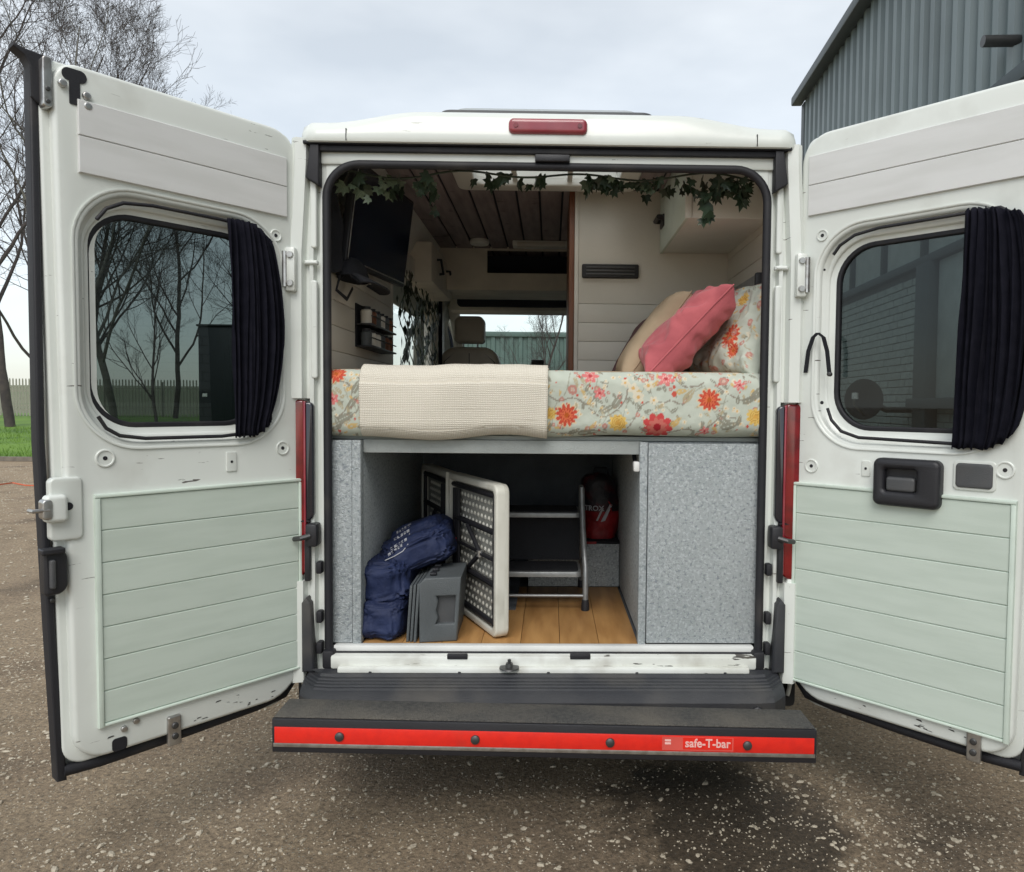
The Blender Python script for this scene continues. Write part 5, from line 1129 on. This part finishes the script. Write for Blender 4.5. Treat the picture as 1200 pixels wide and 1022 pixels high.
# ================================================================== THINGS IN THE STORAGE SPACE
# folding table: two moulded halves standing on edge, opened like a book
ft = empty('folding_table', (-.30, .35, ZF+.001), 'white folding table standing half open on its edge, grey underside out', 'table')
ZT0, ZT1 = .556, 1.122
def half(P, Q, sgn, name):
    P = Vector(P); Q = Vector(Q); d = (Q-P); W = d.length; d.normalize(); nn = Vector((d.y, -d.x, 0))*sgn       # nn: towards the underside
    def mp(a, b, c): p = P+d*a+nn*c; return (p.x, p.y, b)
    top = G().plate([rr(0, W, ZT0, ZT1, (.035, .004, .004, .035), 6)], 0, -.020, mp, .008).obj(name, 'table_white', ft)
    G().plate([rr(0, W, ZT0, ZT1, (.035, .004, .004, .035), 6), rr(.012, W-.028, ZT0+.028, ZT1-.028, (.02, .003, .003, .02), 6)], .0, .034, mp, .008).obj('rim', 'table_white', top)
    G().plate([[(.012, ZT0+.028), (W-.028, ZT0+.028), (W-.028, ZT1-.028), (.012, ZT1-.028)]], .0005, .004, mp).obj('underside', 'table_under', top)
    g = G()                                     # moulded dimples
    nx_, nz_ = 11, 16
    for i in range(nx_):
        for j in range(nz_):
            a = .05+(W-.12)*(i+.5*(j % 2))/nx_; b = ZT0+.05+(ZT1-ZT0-.10)*j/(nz_-1)
            ring = [(a+.010*math.cos(t), b+.010*math.sin(t)) for t in np.linspace(0, 2*PI, 7, endpoint=False)]; ring2 = [(a+.005*math.cos(t), b+.005*math.sin(t)) for t in np.linspace(0, 2*PI, 7, endpoint=False)]
            g.loft([[mp(p[0], p[1], .004) for p in ring], [mp(p[0], p[1], .009) for p in ring2]], False, True)
    o = g.obj('dimples', 'white_plastic', top, smooth=0); o['kind'] = 'stuff'
    o.data.materials[0] = MT['table_white']
    def bar(a0, b0, a1, b1, r, c=.022, nm='frame_bar', mat='plastic'):
        return G().tube([mp(a0, b0, c), mp(a1, b1, c)], r, 8).obj(nm, mat, top)
    for b in (ZT0+.045, ZT1-.045): bar(.03, b, W-.04, b, .011)
    bar(W-.042, ZT0+.045, W-.042, ZT1-.045, .009)
    for a in (.05, .075, .10): bar(a, ZT0+.06, a, ZT1-.06, .0085, .024, 'folded_leg')
    for b in (ZT0+.19, ZT0+.285, ZT0+.385): bar(.06, b, W-.045, b+.0, .0115 if b != ZT0+.285 else .007, .022, 'cross_rail')
    bar(W*.42, ZT0+.375, W*.68, ZT0+.285, .009, .03, 'brace'); bar(W*.40, ZT0+.195, W*.68, ZT0+.285, .009, .03, 'brace'); bar(W*.68, ZT0+.285, W-.05, ZT0+.285, .007, .03, 'brace')
    G().lathe([(.001, -.012), (.014, -.012), (.014, .012), (.001, .012)], mp(W*.68, ZT0+.285, .03), 'z', 12).obj('brace_joint', 'metal', top)
    return top, mp
hinge = (-.402, .60)
tR, mR = half((-.402, .598, 0), (-.163, .105, 0), 1, 'table_half'); tL, mL = half((-.414, .602, 0), (-.60, 1.06, 0), -1, 'table_half')
bpy.context.view_layer.update()
G().tube([(-.408, .61, ZT0+.03), (-.408, .61, ZT1-.03)], .010, 8).obj('hinge', 'steel_dark', ft); q = mR(.085, ZT0+.27, .036); G().box(q[0]-.010, q[0]+.010, q[1]-.010, q[1]+.010, q[2]-.03, q[2]+.03, .004).obj('latch', 'bag_red', ft)

# step ladder
sx0, sx1 = -.265, .135; fy = .50
sl2 = empty('step_stool', (-.06, .66, ZF+.001), 'grey steel two tread step stool with black treads on the oak floor', 'step stool')
for sx, sg in ((sx0, -1), (sx1, 1)):
    x = sx+sg*.018
    G().tube([(x, fy, .572), (x, fy+.004, .64), (x, fy+.02, .73), (x-sg*.004, fy+.07, .80), (x-sg*.008, fy+.12, .88), (x-sg*.010, fy+.15, .96), (x-sg*.012, fy+.17, 1.05)], .0125, 10).obj('front_leg', 'stool_metal', sl2, smooth=70)
    G().tube([(x, fy+.40, .572), (x-sg*.01, fy+.30, .92), (x-sg*.012, fy+.24, 1.05)], .0115, 10).obj('rear_leg', 'stool_metal', sl2, smooth=70)
    G().tube([(x, fy+.005, .70), (x, fy+.36, .69)], .007, 8).obj('side_stay', 'stool_metal', sl2, smooth=70)
    for yy in (fy, fy+.40): G().lathe([(.001, 0), (.017, 0), (.017, .024), (.014, .045), (.001, .045)], (x, yy, .5515), 'z', 14).obj('rubber_foot', 'rubber', sl2)
for y0, y1, z in ((fy-.006, fy+.20, .715), (fy+.13, fy+.34, .945)):
    t_o = G().plate([rr(sx0, sx1, y0, y1, .025)], z-.022, z, lambda a, b, c: (a, b, c), .006).obj('tread', 'stool_metal', sl2); G().plate([rr(sx0+.012, sx1-.012, y0+.012, y1-.01, .02)], z+.0002, z+.005, lambda a, b, c: (a, b, c), .002).obj('tread_pad', 'tread', t_o)
for yy, zz in ((fy+.002, .612), (fy+.36, .80)): G().tube([(sx0-.015, yy, zz), (sx1+.015, yy, zz)], .007, 8).obj('rung', 'stool_metal', sl2, smooth=70)
G().plate([[(sx0, .72), (sx1, .72), (sx1, .92), (sx0, .92)]], 0, .004, mXZ(fy+.215)).obj('back_sheet', 'tread', sl2)

# red and black kit bag on the rear box
rb = empty('kit_bag', (.21, 1.03, .771), 'red and black kit bag with white print on the carpeted box', 'bag')
g = G(); rws = []; cx, cy, cz = onY(703, 598, 1.0).x, 1.02, .772
def bagrow(h0, h1, name, mat):
    rws = []
    for j in range(15):
        t = h0+(h1-h0)*j/14; row = []
        r = (.088*(1-.35*abs(t-.45)**1.6) if t < .9 else .088*.8*math.sqrt(max(0, 1-((t-.9)/.1)**2))+.002)
        for i in range(30):
            a = 2*PI*i/30; k_ = 1+.10*noise.noise((math.cos(a)*1.6, math.sin(a)*1.6, t*5))+.03*noise.noise((math.cos(a)*6, math.sin(a)*6, t*16))
            row.append((cx+r*1.02*math.cos(a)*k_+.012*math.sin(t*5), cy+r*.9*math.sin(a)*k_, cz+t*.315))
        rws.append(row)
    return G().grid(rws, wrap=True).obj(name, mat, rb, smooth=80)
bagrow(0, .42, 'lower_body', 'bag_red'); bagrow(.42, 1.0, 'upper_body', 'bag_black')
def bm(a, b, c): an = -PI/2+a/.085; return (cx+(.094+c)*math.cos(an), cy+(.086+c)*math.sin(an), cz+b)
text('TROX', .034, 'bag_print', rb, 0, 0, 0, mp=lambda a, b, c: bm(-.075+a*.95, .138+b, .002+c))
G().plate([[(.0, .085), (.018, .09), (.052, .165), (.040, .168)]], .0, .004, bm).obj('printed_slash', 'bag_print', rb, smooth=0); G().plate([[(-.02, .09), (-.012, .09), (.012, .15), (.004, .15)]], .0, .004, bm).obj('printed_slash', 'bag_print', rb, smooth=0)
for k_ in range(3): G().plate([[(.045+.0*k_, .10+k_*.03), (.050, .10+k_*.03), (.056-.01*k_, .122+k_*.03), (.051-.01*k_, .122+k_*.03)]], .0, .004, bm).obj('printed_slash', 'bag_red', rb, smooth=0)
G().tube([(cx-.04, cy-.03, cz+.29), (cx-.03, cy-.04, cz+.34), (cx+.03, cy-.04, cz+.34), (cx+.04, cy-.03, cz+.29)], .007, 6, flat=.5).obj('handle', 'black_cloth', rb, smooth=80)

# grey plastic leveller box with cut-out handle
gb = empty('plastic_crate', (-.42, .25, ZF+.001), 'grey ribbed plastic case with a cut-out handle beside the navy bag', 'case')
bp0 = onZ(489, 757, .553); 
cxv = Vector((.985, .17, 0)); cyv = Vector((-.02, 1, 0)).normalized(); c0_ = Vector((bp0.x+.0, .075, .552))
def gm(a, b, c): p = c0_+cxv*a+cyv*b; return (p.x, p.y, .552+c-.18*max(0, b-.0)*.0)
def bmx(nm, mat, a0, a1, b0, b1, c0x, c1x, bev, par=gb): return G().box(a0, a1, b0, b1, c0x, c1x, bev, gm).obj(nm, mat, par)
fm = lambda a, b, c: gm(a, -c, b)
G().plate([[(0, 0), (.135, 0), (.150, .235), (.020, .235), (.0, .215)], [(.058, .065), (.125, .065), (.130, .168), (.060, .168), (.068, .15), (.060, .115), (.068, .09)]], -.02, .012, fm, .006).obj('front_panel', 'box_grey', gb)
G().plate([[(.0, .0), (.132, .0), (.147, .23), (.02, .23), (.0, .21)]], -.26, -.0205, fm, .0).obj('case_body', 'box_grey', gb)
G().plate([rr(.052, .132, .058, .172, .01)], -.0203, -.012, fm).obj('handle_recess', 'plastic_grey', gb)
for i, a in enumerate((-.012, -.026, -.040)): G().plate([[(a-.010, .0), (a, .0), (a+.014, .215-.004*i), (a+.004, .212-.004*i)]], -.24, .004-.006*i, fm, .003).obj('rib', 'box_grey', gb)
for i in range(3): bmx('stud', 'plastic', .03, .055, .04+i*.07, .065+i*.07, .2305, .243, .004)

# navy bag slumped over the case
nb_ = empty('navy_bag', (-.56, .3, ZF+.001), 'crumpled navy blue nylon bag with white print slumped against the case', 'bag')
def lump(name, cen, rx, ry, rz, rot, seed, nx=80, ny=52, sq=.45, cr=.10):
    rws = []; cen = Vector(cen); Rm = Matrix.Rotation(rot[2], 3, 'Z') @ Matrix.Rotation(rot[1], 3, 'Y') @ Matrix.Rotation(rot[0], 3, 'X')
    for j in range(ny+1):
        t = -PI/2+PI*j/ny; row = []
        for i in range(nx):
            a = 2*PI*i/nx; sg_ = lambda v: math.copysign(abs(v)**sq, v)
            p = Vector((sg_(math.cos(t))*sg_(math.cos(a)), sg_(math.cos(t))*sg_(math.sin(a)), sg_(math.sin(t))))
            q = p*1.7+Vector((seed, seed*.7, 0)); rdg = 1-abs(noise.noise(q*1.6))*2
            k_ = 1+cr*(noise.noise(q*.9)*.9)+cr*.5*(1-abs(noise.noise(q*2.6+Vector((1, 4, 2))))*3)*abs(noise.noise(q*.8+Vector((3, 1, 2))))*1.6+cr*.30*(1-abs(noise.noise(q*5))*2.5)
            v = Rm @ Vector((p.x*rx*k_, p.y*ry*k_, p.z*rz*k_)); q2 = cen+v
            row.append((q2.x, q2.y, max(.553, q2.z)))
        rws.append(row)
    return G().grid(rws, wrap=True).obj(name, 'navy', nb_, smooth=80)
a = onY(447, 732, .10); lump('lower_fold', (a.x, .20, .62), .078, .125, .070, (0, 0, 0), 2.2, cr=.16)
a = onY(452, 690, .16); lump('middle_fold', (a.x, .27, .745), .085, .15, .085, (0, -.12, 0), 4.9, cr=.18)
a = onY(485, 655, .24); lump('flap', (a.x, .33, .845), .135, .12, .060, (0, -.38, .1), 6.3, cr=.2)
a = onY(495, 622, .40); tp = lump('top', (a.x, .46, .845), .115, .13, .090, (0, -.35, 0), 8.4, cr=.12)
from mathutils.bvhtree import BVHTree
bv = []; bf = []
for o in nb_.children:
    n0 = len(bv); off = WL[o]; bv += [v.co+off for v in o.data.vertices]; bf += [tuple(i+n0 for i in p.vertices) for p in o.data.polygons]
BVH = BVHTree.FromPolygons(bv, bf)
def on_bag(px, py):
    d = ray(px, py).normalized(); h = BVH.ray_cast(CAM, d)[0]; return (h-d*.0022) if h else None
def mark(quad):
    ps = [on_bag(*p) for p in quad]
    if None in ps: return
    d = (CAM-ps[0]).normalized()*.001; G().loft([ps, [p-d for p in ps]], True, True).obj('printed_mark', 'bag_print', nb_, smooth=0)
for k_, (x0, y0, x1, y1) in enumerate(((455, 652, 472, 640), (458, 645, 477, 633), (462, 634, 478, 624), (465, 626, 480, 617))):
    t = 0
    while t < .95:
        l = random.uniform(.08, .2); a = (x0+(x1-x0)*t, y0+(y1-y0)*t); b = (x0+(x1-x0)*(t+l), y0+(y1-y0)*(t+l)); mark((a, b, (b[0]-.5, b[1]-3.0), (a[0]-.5, a[1]-3.0))); t += l+.07
pl_ = [on_bag(*p) for p in ((451, 657), (462, 652), (472, 646), (478, 638), (480, 626), (481, 614))]
pl_ = [p for p in pl_ if p]
if len(pl_) > 2: G().tube(pl_, .002, 5).obj('printed_line', 'bag_print', nb_)
S.render.resolution_x, S.render.resolution_y = 1024, 872
